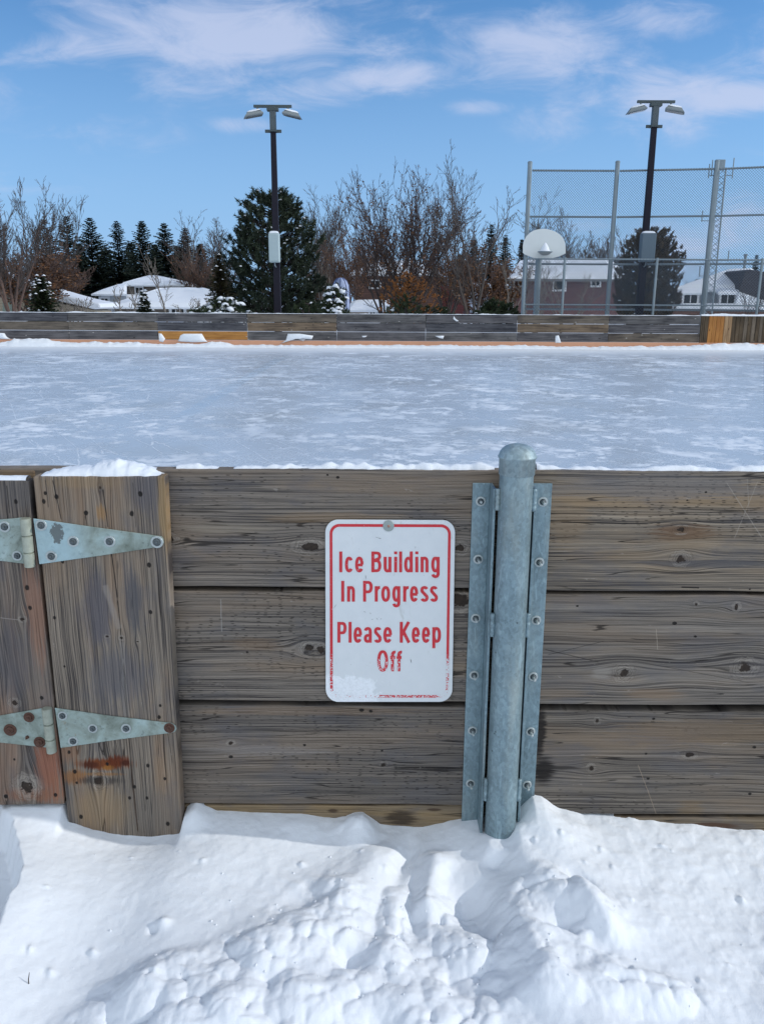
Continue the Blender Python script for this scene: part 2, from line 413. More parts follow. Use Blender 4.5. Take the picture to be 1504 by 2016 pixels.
def M_farwood(name, seed, light, dark, axis='H', snowlines=True, var=1.0):
    mt, n = newmat(name)
    x, y, z = n.sep(n.pos())
    u, v = (x, z) if axis == 'H' else (z, x)
    a = n.noise(n.xyz(n.m('MULTIPLY', u, .9), n.m('MULTIPLY', v, 30), seed), 1, 5, .65)
    b = n.noise(n.xyz(n.m('MULTIPLY', u, 1.3), n.m('MULTIPLY', v, 4), seed + 5), 1, 4, .6)
    t = n.m('ADD', n.m('MULTIPLY', a, .6), n.m('MULTIPLY', b, .5))
    c = n.ramp(t, [(.42, dark), (.60, light), (.8, tuple(min(1, k * 1.5) for k in light))])
    kn = n.voro(n.xyz(n.m('MULTIPLY', u, 2.4), n.m('MULTIPLY', v, 7), seed), 1, 'F1')
    c = n.mix(n.ss(kn, .06, .12, .85, 0), c, (.012, .01, .01))
    sp = n.voro(n.xyz(n.m('MULTIPLY', u, 2.0), n.m('MULTIPLY', v, 5), seed + 8), 1, 'F1')
    c = n.mix(n.ss(sp, .045, .07, .7, 0), c, (.5, .48, .45))
    c = n.mix(n.ss(n.noise(n.xyz(n.m('MULTIPLY', u, 5), n.m('MULTIPLY', v, 22), seed + 3), 1, 5, .75), .6, .74, 0, .38), c, (.30, .29, .28))
    n.bsdf(c, .8, 0, .25, n.bump(a, .4, .01))
    return mt

def M_fol(name, a, b, s=6.0, rough=.6):
    mt, n = newmat(name)
    p = n.obj()
    c = n.mix(n.ss(n.noise(p, s, 3, .6), .3, .7), a, b)
    c = n.mix(n.ss(n.noise(p, s * .25, 3, .6), .35, .65, 0, .45), c, tuple(k * .5 for k in a))
    n.bsdf(c, rough, 0, .25)
    return mt
SPRUCE = M_fol('spruce_needles', (.022, .034, .026), (.050, .070, .048))
PINE = M_fol('pine_needles', (.016, .026, .018), (.055, .075, .045), 3)
CEDAR = M_fol('cedar_scales', (.042, .031, .018), (.12, .085, .046), 3)
GREEN2 = M_fol('yew_green', (.020, .035, .018), (.050, .070, .030), 4)
BARK = plain('grey_bark', (.075, .062, .056), .9, 0, .4, 4)
BARK_D = plain('dark_bark', (.042, .034, .032), .9, 0, .4, 4)
BARK_L = plain('pale_bark', (.17, .15, .13), .9, 0, .3, 4)
BARK_R = plain('reddish_bark', (.11, .070, .056), .9, 0, .3, 4)
DEADLEAF = M_fol('dead_leaves', (.12, .058, .028), (.22, .11, .05), 5)
RUSTLEAF = M_fol('rusty_leaves', (.22, .085, .022), (.34, .15, .05), 5)

# =================================================================== GROUND
# contact line of the snow against the fence, pixels on the plane of the face it touches
FY = 1.845                     # front face of the near boards
JY = 1.805                     # front face of the gate boards
PYF = 1.735                    # front of the round post
prof = []
for (px, py, Y) in [(-300, 1600, FY), (-60, 1592, JY), (0, 1596, JY), (22, 1590, JY), (125, 1590, JY), (135, 1618, JY), (180, 1632, JY), (240, 1643, JY),
                    (300, 1645, JY), (352, 1640, JY), (366, 1590, FY), (385, 1582, FY), (430, 1598, FY), (520, 1603, FY), (600, 1604, FY), (680, 1620, FY),
                    (715, 1612, FY), (750, 1627, FY), (830, 1630, FY), (905, 1614, FY), (945, 1652, 1.76), (985, 1655, 1.75),
                    (1022, 1588, FY), (1045, 1566, FY), (1065, 1568, FY), (1100, 1590, FY), (1150, 1604, FY), (1300, 1616, FY), (1504, 1636, FY), (1900, 1640, FY)]:
    p = at(px, py, Y); prof.append((p.x, p.z))
prof.sort()
PX = np.array([a for a, b in prof]); PZ = np.array([b for a, b in prof])

PXS = np.linspace(-3.5, 3.5, 1401); _k = np.exp(-(np.arange(-60, 61) / 22.0) ** 2); _k /= _k.sum()
PZS = np.convolve(np.pad(np.interp(PXS, PX, PZ), 60, mode='edge'), _k, mode='valid')
def G(X, Y, px, py, rx, ry, ang=0.0, Z=.15):
    """gaussian bump centred at a ground point"""
    c = atz(px, py, Z); dx_ = X - c.x; dy_ = Y - c.y
    ca_, sa_ = math.cos(ang), math.sin(ang)
    a = (dx_ * ca_ + dy_ * sa_) / rx; b = (-dx_ * sa_ + dy_ * ca_) / ry
    return np.exp(-(a * a + b * b))
def seg_d(X, Y, p, q, Z=.15):
    a = atz(*p, Z); b = atz(*q, Z)
    ex, ey = b.x - a.x, b.y - a.y; L2 = ex * ex + ey * ey
    t = np.clip(((X - a.x) * ex + (Y - a.y) * ey) / L2, 0, 1)
    return np.hypot(X - a.x - t * ex, Y - a.y - t * ey), t

def front_h(X, Y):
    hf = np.interp(X + (vn(X * 50, Y * 0 + 3) - .5) * .01, PX, PZ)
    d = FY - Y
    hs_ = np.interp(X, PXS, PZS)
    base = hs_ - .004 - .075 * np.clip(d, 0, .9) + .02 * (fbm(X * 2.2, Y * 2.2, 3, 2) - .5)
    w_ = np.exp(-(np.clip(d - .02, 0, 9) / .050) ** 2)
    # mound to the right of the post pushes further out
    wm = np.exp(-(np.clip(d, 0, 9) / .20) ** 2) * np.exp(-((X - at(1065, 1568, FY).x) / .13) ** 2)
    h = base * (1 - w_) + hf * w_
    h = h + .035 * wm * (1 - w_)
    # smooth drift on the left
    h = h + .018 * G(X, Y, 180, 1760, .25, .12, .2) - .03 * G(X, Y, 700, 1700, .08, .16, .6) * 0
    # hollow beside the gate bottom
    h = h - .012 * G(X, Y, 300, 1660, .12, .05)
    # churned bank: from the fence at (700,1620) down to the lower left
    bx = np.zeros_like(X); Xo, Yo = X, Y; X = X + .035 * (fbm(X * 10, Y * 10, 4, 61) - .5); Y = Y + .035 * (fbm(X * 10, Y * 10, 4, 62) - .5)
    for (p, q, wd, am) in [((700, 1625), (740, 1720), .050, .020), ((740, 1700), (640, 1830), .075, .030), ((640, 1830), (460, 1960), .10, .030),
                           ((780, 1760), (760, 1960), .045, .022), ((560, 1940), (900, 1990), .10, .025), ((860, 1700), (835, 1780), .032, .026),
                           ((1010, 1700), (1100, 1790), .035, .012), ((1130, 1790), (1190, 1850), .04, .028), ((1010, 1830), (1080, 1950), .05, .028)]:
        dd, t = seg_d(X, Y, p, q); bx = np.maximum(bx, am * np.exp(-(dd / wd) ** 2))
    h = h + bx
    # hollows
    h = h - .055 * G(X, Y, 935, 1790, .052, .085, .25) - .030 * G(X, Y, 975, 1700, .025, .05) - .028 * G(X, Y, 800, 1690, .020, .07, -.25)
    h = h - .026 * G(X, Y, 815, 1800, .020, .09, -.2) - .022 * G(X, Y, 1140, 1765, .03, .02) - .026 * G(X, Y, 1180, 1880, .04, .03)
    h = h - .030 * G(X, Y, 690, 1900, .028, .03) - .022 * G(X, Y, 900, 1930, .03, .03) - .020 * G(X, Y, 600, 1790, .05, .05, .5)
    X, Y = Xo, Yo
    # churn mask
    rough = np.clip(G(X, Y, 760, 1860, .26, .17) * 1.5 + G(X, Y, 350, 1990, .14, .06) + G(X, Y, 1250, 1960, .16, .06) * .8 + G(X, Y, 640, 1960, .42, .10) * 1.3 + G(X, Y, 1080, 1800, .13, .12) * .8 + G(X, Y, 700, 1650, .06, .05) * .7, 0, 1)
    rough = sst(rough + (fbm(X * 7, Y * 7, 4, 5) - .5) * 1.1, .25, 1.0)
    wX = X + .02 * (fbm(X * 14, Y * 14, 2, 8) - .5); wY = Y + .02 * (fbm(X * 14, Y * 14, 2, 9) - .5)
    bil = lambda s, sd_: 1 - np.abs(2 * vn(wX * s, wY * s, sd_) - 1)
    wX = X + .035 * (fbm(X * 12, Y * 12, 3, 8) - .5); wY = Y + .035 * (fbm(X * 12, Y * 12, 3, 9) - .5)
    mnd = lambda s_, sd_: np.sqrt(np.clip(1 - (worley(wX * s_, wY * s_, sd_) / .78) ** 2, 0, 1))
    lump = .018 * fbm(X * 7, Y * 7, 2, 71) + .024 * mnd(9.5, 1) * (.5 + vn(X * 9, Y * 9, 3)) + .014 * mnd(21, 2) * (.3 + vn(X * 16, Y * 16, 4)) + .0045 * mnd(44, 3) * vn(X * 20, Y * 20, 6) + .010 * (fbm(X * 26, Y * 26, 4, 75, .55) - .5)
    h = h + rough * (lump - .022)
    # gentler pitting right side
    r2 = sst(X, .12, .45)
    h = h + r2 * (.022 * (fbm(X * 9, Y * 9, 5, 12, .48) - .5) + .0015 * sst(fbm(X * 30, Y * 30, 2, 13), .55, .75))
    # powder grain all over
    h = h + .0035 * (fbm(X * 40, Y * 40, 3, 15) - .5) + .012 * (fbm(X * 5, Y * 5, 3, 16) - .5)
    # crisp step down at far left
    ex = np.interp(Y, [atz(0, 1980, .12).y, atz(20, 1860, .12).y, atz(52, 1760, .12).y, atz(44, 1700, .12).y, atz(18, 1640, .12).y, 1.86],
                   [atz(-60, 1980, .12).x, atz(8, 1860, .12).x, atz(54, 1760, .12).x, atz(40, 1700, .12).x, atz(4, 1640, .12).x, atz(-10, 1600, .12).x])
    ex = ex + .022 * (fbm(Y * 30, Y * 0, 3, 21) - .5)
    h = h - .10 * sst(ex - X, -.004, .03) * np.exp(-(np.clip(ex - X, 0, 9) / .5) ** 2)
    pc_ = at(978, 1652, 1.738); gg_ = np.exp(-((X - pc_.x) / .040) ** 4 - ((Y - 1.735) / .045) ** 4)
    h = h * (1 - gg_) + (pc_.z + .004 * (fbm(X * 60, Y * 60, 3, 77) - .5)) * gg_
    # little balls and pock marks
    rs = random.Random(4)
    marks = [(182, 1862), (305, 1932), (98, 1900), (60, 1870), (1202, 1730), (1434, 1890), (1050, 1700), (1300, 1680), (400, 1716), (1180, 1700), (1100, 1690),
             (95, 1770), (1460, 1760), (1240, 1790)] + [(rs.uniform(0, 1500), rs.uniform(1660, 1990)) for _ in range(16)]
    for i, (mx, my) in enumerate(marks):
        r = rs.uniform(.003, .008) if i > 13 else rs.uniform(.006, .011); an = rs.uniform(0, 3)
        h = h + r * .7 * G(X, Y, mx, my, r, r * rs.uniform(.5, 1), an) - r * .35 * G(X, Y, mx - r * 900, my + 3, r * 1.3, r * .8, an)
    h = h + .012 * G(X, Y, 322, 1826, .016, .011, .2) - .010 * G(X, Y, 302, 1834, .010, .012)
    return h

def spaced(fine0, fine1, step, out0, out1):
    f = list(np.arange(fine0, fine1 + step / 2, step)); a = []; s_ = step; x_ = fine0
    while x_ > out0: s_ *= 1.35; x_ -= s_; a.append(x_)
    b = []; s_ = step; x_ = fine1
    while x_ < out1: s_ *= 1.35; x_ += s_; b.append(x_)
    return np.array(sorted(a) + f + b)
xs = spaced(-1.12, 1.12, .0032, -2500, 2500)
ys = spaced(1.12, 1.862, .0032, -2500, 1.87)
ys = ys[ys < 1.868]
ys = np.concatenate([ys, [1.872, 1.91, 27.08, 27.3, 28.5, 30, 34, 40, 50, 65, 90, 150, 300, 700, 2500]])
Xg, Yg = np.meshgrid(xs, ys)
near = np.exp(-(np.clip(np.abs(Xg) - 1.3, 0, 99) / 3) ** 2) * np.exp(-(np.clip(1.0 - Yg, 0, 99) / 3) ** 2)
Hf = front_h(np.clip(Xg, -3, 3), np.clip(Yg, .2, 1.87))
Zg = np.where(Yg < 1.8705, Hf * near + .12 * (1 - near), -.06)
Zg = np.where(Yg > 27.2, .35 + .1 * (fbm(np.clip(Xg, -400, 400) * .2, np.clip(Yg, 0, 400) * .2, 2) - .5), Zg)
me = bpy.data.meshes.new('ground')
nx, ny = len(xs), len(ys)
co = np.stack([Xg, Yg, Zg], -1).reshape(-1, 3)
ii = (np.arange(ny - 1)[:, None] * nx + np.arange(nx - 1)[None, :]).reshape(-1)
fc = np.stack([ii, ii + 1, ii + nx + 1, ii + nx], -1)
me.vertices.add(len(co)); me.vertices.foreach_set('co', co.reshape(-1))
me.loops.add(len(fc) * 4); me.loops.foreach_set('vertex_index', fc.reshape(-1))
me.polygons.add(len(fc)); me.polygons.foreach_set('loop_start', np.arange(len(fc)) * 4)
me.update(); me.validate()
g = link_mesh('ground', me, SNOW, smooth=True); tag(g, 'white snow covering the ground, trodden in front of the wooden boards', kind='structure')

# ice
def M_ice():
    mt, n = newmat('ice')
    x, y, z = n.sep(n.pos())
    a = n.noise(n.xyz(x, y, 0), .35, 4, .55)
    b = n.noise(n.xyz(x, y, 4), 1.6, 5, .65, .6)
    c3 = n.noise(n.xyz(x, y, 9), 6.0, 5, .72, .8)
    d = n.noise(n.xyz(x, y, 2), 38.0, 4, .7)
    col = n.ramp(a, [(.3, (.47, .53, .59)), (.5, (.52, .585, .65)), (.7, (.57, .64, .71))])
    col = n.mix(n.ss(n.noise(n.xyz(x, y, 13), .8, 3, .5), .5, .75, 0, .35), col, (.35, .355, .33))
    fr = n.ss(n.m('ADD', n.m('MULTIPLY', b, .55), n.m('MULTIPLY', c3, .45)), .50, .60)          # frost patches
    grit = n.m('MULTIPLY', n.ss(d, .52, .66), n.ss(n.noise(n.xyz(x, y, 21), 1.1, 3, .6), .5, .62))
    grit = n.m('MULTIPLY', grit, n.ss(y, 14.0, 6.0, 0, 1) if False else 1.0)
    fl = n.ss(n.voro(n.xyz(x, y, 0), 1.7, 'F1'), .05, .13, 1, 0)
    fl = n.m('MULTIPLY', fl, n.ss(c3, .42, .52))
    k = n.m('MAXIMUM', n.m('MULTIPLY', n.m('MULTIPLY', fr, n.ss(n.noise(n.xyz(x, y, 31), .42, 3, .6), .36, .60, .4, 1)), .9), n.m('MAXIMUM', n.m('MULTIPLY', grit, .55), n.m('MULTIPLY', fl, .8)))
    # skate scratches
    s1 = n.voro(n.xyz(n.m('MULTIPLY', n.m('ADD', x, n.m('MULTIPLY', y, .6)), 2.2), n.m('MULTIPLY', n.m('SUBTRACT', y, n.m('MULTIPLY', x, .6)), .22), n.m('MULTIPLY', b, .5)), 1, 'DISTANCE_TO_EDGE')
    k = n.m('MAXIMUM', k, n.m('MULTIPLY', n.ss(s1, .003, .012, .6, 0), n.ss(c3, .42, .55)))
    # pale scraped band beside the far boards
    band = n.ss(y, 22.5, 26.2, 0, .75)
    k = n.m('MAXIMUM', k, n.m('MULTIPLY', band, n.ss(c3, .25, .6, .6, 1)))
    col = n.mix(k, col, (.84, .89, .94))
    # faint painted blue line in the ice
    p, q = atz(330, 838, 0), atz(560, 700, 0)
    L = math.hypot(q.x - p.x, q.y - p.y); ex, ey = (q.x - p.x) / L, (q.y - p.y) / L
    pe = n.m('ABSOLUTE', n.m('ADD', n.m('MULTIPLY', n.m('SUBTRACT', x, p.x), -ey), n.m('MULTIPLY', n.m('SUBTRACT', y, p.y), ex)))
    al = n.m('ADD', n.m('MULTIPLY', n.m('SUBTRACT', x, p.x), ex), n.m('MULTIPLY', n.m('SUBTRACT', y, p.y), ey))
    ln = n.m('MULTIPLY', n.ss(pe, .07, .16, .22, 0), n.m('MULTIPLY', n.ss(al, 0, 1), n.ss(al, L - 2, L, 1, 0)))
    col = n.mix(n.m('MULTIPLY', ln, n.ss(c3, .35, .6, .3, 1)), col, (.22, .42, .60))
    h = n.m('ADD', n.m('MULTIPLY', c3, .6), n.m('ADD', n.m('MULTIPLY', k, .5), n.m('MULTIPLY', d, .2)))
    bs = n.bsdf(col, n.m('ADD', .27, n.m('MULTIPLY', k, .5)), 0, .5, n.bump(h, .35, .01))
    return mt
o = MB().add([(-60, 1.87, 0), (60, 1.87, 0), (60, 27.1, 0), (-60, 27.1, 0)], [(0, 1, 2, 3)]).build('ice', M_ice())
tag(o, 'blue grey skating ice with white frosted patches inside the boards', kind='structure')

# =================================================================== NEAR BOARDS
XJ = at(1010, 1200, FY).x                # joint behind the post
nf = thing('rink_boards', (0, FY, 0), 'weathered grey brown plank barrier in the foreground carrying the sign', 'fence')
def zat(px, py, Y=FY): return at(px, py, Y).z
LEFT_ROWS = [((600, 925), (600, 1156)), ((600, 1165), (600, 1380)), ((600, 1390), (600, 1583))]
RIGHT_ROWS = [((1300, 928), (1300, 1164)), ((1300, 1171), (1300, 1388)), ((1300, 1400), (1300, 1603))]
DK = (.012, .011, .012)
LW = [
 M_wood('plank_wood_a', FY, seed=1.0, knots=[(612, 1076, 8, 2.2), (905, 1079, 7, 1.3), (335, 1062, 6, 1.5)], holes=[(665, 940, 2.5), (645, 935, 1.6), (600, 1290, 1)],
        stains=[(650, 1020, 120, 12, (.26, .19, .12), .5), (450, 1040, 90, 10, (.28, .25, .20), .4)],
        lines=[(332, 1000, 930, 1003, 1.0, DK, .6), (332, 956, 520, 958, 1.1, DK, .5), (400, 1110, 920, 1106, 1.0, DK, .5)]),
 M_wood('plank_wood_b', FY, seed=2.3, knots=[(608, 1277, 8, 1.1), (632, 1279, 8, 1.1), (905, 1182, 14, 1.4)],
        stains=[(505, 1268, 55, 14, (.19, .135, .09), .5)], holes=[(487, 1284, 2)], incise=True, cool=(.11, .115, .13),
        lines=[(435, 1178, 437, 1245, 1.6, (.34, .34, .33), .5), (345, 1262, 900, 1258, .9, DK, .5), (450, 1320, 640, 1312, .9, DK, .6), (360, 1340, 640, 1330, .8, DK, .5)]),
 M_wood('plank_wood_c', FY, seed=4.1, knots=[(455, 1463, 4, 1.2), (755, 1505, 3.5, 1.2)], holes=[(455, 1490, 3.5), (600, 1467, 2.5), (752, 1478, 2), (712, 1398, 4), (730, 1400, 3)],
        light=(.225, .208, .19), dark=(.04, .038, .040), warm_amt=.3, stains=[(600, 1400, 260, 10, (.25, .18, .12), .4), (520, 1478, 120, 10, (.28, .27, .27), .4)],
        lines=[(360, 1500, 900, 1510, .9, DK, .4)])]
RW = [
 M_wood('plank_wood_d', FY, seed=6.2, knots=[(1340, 1101, 8, 1.15), (1340, 1042, 5.5, 1.2)], light=(.32, .28, .225), warm=(.27, .20, .125), warm_amt=.85,
        stains=[(1345, 1048, 62, 17, (.17, .105, .062), .75), (1120, 1020, 40, 60, (.30, .21, .12), .35), (1400, 1110, 130, 9, (.08, .085, .10), .7), (1300, 960, 220, 24, (.17, .17, .18), .6)],
        holes=[(1389, 969, 2), (1475, 1160, 1.5), (1352, 985, 1.6)],
        lines=[(1428, 948, 1500, 1060, 1.3, (.42, .40, .37), .35), (1492, 945, 1444, 1062, 1.2, (.42, .40, .37), .3), (1470, 940, 1474, 1010, .9, (.40, .40, .38), .25), (1100, 1028, 1280, 1032, 1.1, DK, .8),
               (1085, 998, 1504, 1001, 1.0, DK, .6), (1340, 1156, 1376, 1157, 1.6, DK, .9), (1270, 1030, 1504, 1022, .8, DK, .6)]),
 M_wood('plank_wood_e', FY, seed=8.8, knots=[(1227, 1325, 9, 1.1), (1465, 1315, 11, 1.2), (1449, 1195, 6, .7), (1370, 1190, 3.2, 1)], incise=False,
        holes=[(1327, 1227, 3.5), (1368, 1253, 2.6), (1136, 1193, 2)], light=(.26, .243, .22), gscale=.8,
        stains=[(1185, 1325, 22, 12, (.30, .29, .27), .5), (1280, 1365, 60, 12, (.24, .17, .11), .45), (1100, 1365, 60, 12, (.25, .19, .13), .4)],
        lines=[(1291, 1237, 1294, 1280, 1.0, (.42, .38, .32), .5), (1070, 1278, 1180, 1304, .9, DK, .7), (1075, 1290, 1190, 1262, .8, DK, .5), (1300, 1275, 1504, 1262, .8, DK, .4), (1240, 1300, 1480, 1345, .7, DK, .5)]),
 M_wood('plank_wood_f', FY, seed=10.5, knots=[(1357, 1486, 5, 1.5), (1163, 1512, 5.5, .9), (1175, 1419, 5, .7)], holes=[(1484, 1471, 3.4), (1286, 1415, 2.5), (1275, 1533, 2.5), (1475, 1563, 3), (1271, 1484, 2)],
        light=(.24, .22, .195), dark=(.045, .041, .040), gscale=1.1,
        stains=[(1070, 1515, 22, 30, (.016, .014, .014), .95), (1062, 1445, 12, 70, (.022, .019, .018), .95), (1095, 1512, 60, 4, (.03, .027, .026), .8), (1400, 1440, 200, 30, (.23, .165, .10), .45),
                (1357, 1610, 30, 40, (.26, .17, .07), .3)],
        lines=[(1255, 1505, 1276, 1560, 1.3, (.34, .28, .22), .5), (1274, 1555, 1292, 1605, 1.2, (.34, .28, .22), .5), (1080, 1420, 1500, 1424, .8, DK, .4)])]
SILLM = M_wood('sill_wood', FY, seed=14.0, light=(.30, .25, .18), dark=(.09, .07, .05), warm=(.30, .22, .12), warm_amt=.8, incise=False,
               stains=[(790, 1612, 34, 18, (.03, .022, .018), .8), (655, 1598, 12, 5, (.05, .03, .02), .8), (855, 1596, 14, 4, (.05, .03, .02), .8), (1400, 1625, 60, 8, (.08, .04, .025), .8)])
rr = random.Random(11)
def plank(x0, x1, z0, z1, y0, th, mat, name='plank', parent=None, bev=.004):
    mb = MB(); nseg = max(2, int((x1 - x0) / .12)); vs = []; fs = []
    for i in range(nseg + 1):
        x_ = x0 + (x1 - x0) * i / nseg
        a = rr.uniform(-.0012, .0012); b = rr.uniform(-.0012, .0012)
        vs += [(x_, y0, z0 + a), (x_, y0, z1 + b), (x_, y0 + th, z1 + b), (x_, y0 + th, z0 + a)]
    for i in range(nseg):
        k = i * 4
        for j in range(4): fs.append((k + j, k + (j + 1) % 4, k + 4 + (j + 1) % 4, k + 4 + j))
    fs.append((0, 1, 2, 3)); fs.append((nseg * 4, nseg * 4 + 1, nseg * 4 + 2, nseg * 4 + 3))
    mb.add(vs, fs)
    return mb.build(name, mat, parent, bevel=bev, seg=2)
XL = -4.5; XR = 4.5
for i, (a, b) in enumerate(LEFT_ROWS):
    plank(XL, XJ - .001, zat(*b), zat(*a), FY, .038, LW[i], parent=nf)
for i, (a, b) in enumerate(RIGHT_ROWS):
    plank(XJ + .001, XR, zat(*b), zat(*a), FY, .038, RW[i], parent=nf)
plank(XL, XJ - .001, .0, zat(600, 1587), FY + .004, .038, SILLM, 'sill_board', nf)
plank(XJ + .001, XR, .0, zat(1300, 1608), FY - .004, .038, SILLM, 'sill_board', nf)
MB().bx((XL, FY + .043, -.02), (XR, FY + .052, zat(600, 950))).build('backing_sheet', plain('backing', (.02, .018, .018), .9), nf)
# cap board seen above the gate (behind the leaf)
# jamb board (vertical, bolted over the planks)
JM = M_wood('jamb_wood', JY, 'V', seed=20.0, light=(.33, .29, .24), dark=(.055, .05, .05), warm=(.24, .16, .10), warm_amt=.7, incise=False, gscale=.9,
  knots=[(195, 1537, 9, 1.0), (212, 1253, 3, .7), (240, 1256, 3.5, .8), (272, 1263, 3, .6), (198, 960, 3, 1)],
  holes=[(90, 971, 3), (87, 987, 3.6), (112, 978, 3.8), (170, 1010, 4), (277, 973, 4.2), (260, 1011, 3.8), (124, 1106, 3), (294, 1112, 4), (297, 1205, 3.6), (108, 1216, 3), (316, 1329 + 60, 2.6),
         (314, 1412, 3.4), (137, 1481, 3), (292, 1507, 3.6), (325, 1533, 3), (265, 1549, 3.2), (256, 1571, 3), (160, 1608, 4), (331, 1622, 4), (212, 1504, 3), (148, 1519, 3.6), (152, 1541, 2.6), (290, 1571, 3), (128, 1312, 2)],
  stains=[(195, 1200, 26, 75, (.10, .10, .12), .8), (262, 1180, 16, 70, (.085, .09, .105), .8), (285, 960, 34, 50, (.11, .11, .13), .6), (235, 1330, 60, 60, (.11, .115, .14), .6),
          (100, 1060, 30, 120, (.26, .19, .13), .5), (200, 1010, 9, 16, (.34, .20, .08), .6), (205, 1504, 52, 13, (.16, .045, .012), .96), (150, 1530, 26, 18, (.26, .11, .03), .7), (235, 1498, 22, 13, (.13, .03, .01), .9), (178, 1506, 16, 9, (.07, .018, .008), .9), (246, 1502, 9, 7, (.06, .016, .008), .9), (212, 1512, 12, 6, (.30, .13, .03), .8), (200, 1524, 44, 4, (.30, .15, .05), .6), (195, 1537, 46, 10, (.05, .045, .045), .8),
          (130, 1470, 26, 40, (.27, .15, .09), .6), (300, 1600, 60, 60, (.16, .15, .14), .5), (200, 1590, 60, 50, (.27, .20, .12), .5), (322, 1000, 10, 80, (.35, .24, .11), .6), (160, 950, 70, 12, (.30, .22, .13), .4)],
  lines=[(203, 962, 214, 1040, 1.4, DK, .9), (214, 1040, 232, 1180, 1.2, DK, .9), (232, 1180, 244, 1300, 1.2, DK, .9), (244, 1300, 262, 1560, 1.4, DK, .8), (258, 1500, 272, 1640, 2.0, (.05, .03, .02), .8),
         (104, 944, 122, 1024, 1.2, DK, .8), (90, 944, 96, 1000, 1.0, DK, .6), (262, 948, 268, 1040, .8, DK, .5), (195, 1400, 200, 1560, .8, DK, .4), (206, 1150, 236, 1240, 7.0, (.33, .31, .29), .4), (240, 1260, 250, 1420, 8.0, (.30, .29, .28), .35)])
jp = [at(65, 938, JY), at(325, 938, JY), at(341, 1290, JY), at(360, 1640, JY)]
jbot = jp[3].copy(); jbot.z = .02; jl = at(135, 1620, JY); jlb = jl.copy(); jlb.z = .02
jpts = [jp[0], jp[1], jp[2], jp[3], jbot, jlb, jl]
MB().prism(jpts, (0, .037, 0)).build('jamb_board', JM, nf, bevel=.0045, seg=2)['label'] = 'upright brown board with rust stain and bolt holes'

# =================================================================== GATE LEAF
gt = thing('wooden_gate', tuple(at(-150, 1585, JY)), 'wooden gate leaf at the left edge with two grey strap hinges', 'gate')
GM = M_wood('gate_wood', JY, 'V', seed=31.0, light=(.255, .225, .195), dark=(.05, .045, .047), warm=(.25, .15, .10), warm_amt=.6, incise=False,
  knots=[(30, 1384, 6, .9), (54, 1549, 13, 1.1), (45, 1219, 5, .7), (12, 1568, 3, 1)], holes=[(32, 988, 3.6), (54, 1157, 4), (60, 1197, 3.6), (83, 1374, 3.4), (13, 1568, 4), (110, 1565, 3.6), (29, 1495, 2)],
  stains=[(70, 1200, 18, 120, (.28, .15, .10), .6), (95, 1500, 24, 90, (.28, .11, .065), .75), (70, 1565, 60, 16, (.26, .12, .07), .6), (20, 1300, 40, 90, (.10, .10, .115), .6), (40, 970, 40, 30, (.12, .12, .125), .5), (60, 1545, 26, 22, (.30, .28, .26), .4)],
  lines=[(14, 955, 20, 1012, 1.0, DK, .8), (0, 1216, 50, 1222, 1.0, (.34, .32, .3), .7)])
gp = [at(-330, 944, JY), at(56, 947, JY), at(92, 1260, JY), at(128, 1583, JY), at(-260, 1590, JY)]
MB().prism(gp, (0, .036, 0)).build('gate_plank', GM, gt, bevel=.003, seg=2)
# rail seen just above the gate leaf
plank(XL, at(70, 930, FY).x, zat(40, 944), zat(40, 925), FY - .003, .03, M_wood('cap_wood', FY, seed=40.0, light=(.27, .20, .12), dark=(.08, .055, .04), warm_amt=.9, incise=False), 'top_rail', nf)
# ------------------------------------------------------------------ hinges
BOLTW = plain('bright_zinc', (.42, .47, .47), .4, .35, .25, 220)
def bolt_head(mb_w, mb_b, c, r_w, r_n, stud=.006, n=Vector((0, -1, 0)), droop=0.0):
    """washer into mb_w, dished nut and stud into mb_b"""
    mb_w.lathe([(r_n * .9, .0035), (r_w * .80, .0030), (r_w, .0012), (r_w, 0)], c, n, 24)
    mb_b.lathe([(0.0, .0066), (r_n * .78, .0066), (r_n * .98, .0052), (r_n, .001)], c, n, 6)
    s0 = Vector(c) + n * .005
    mb_b.tube([s0, s0 + n * stud + Vector((0, 0, -droop))], [r_n * .46, r_n * .42], 10)

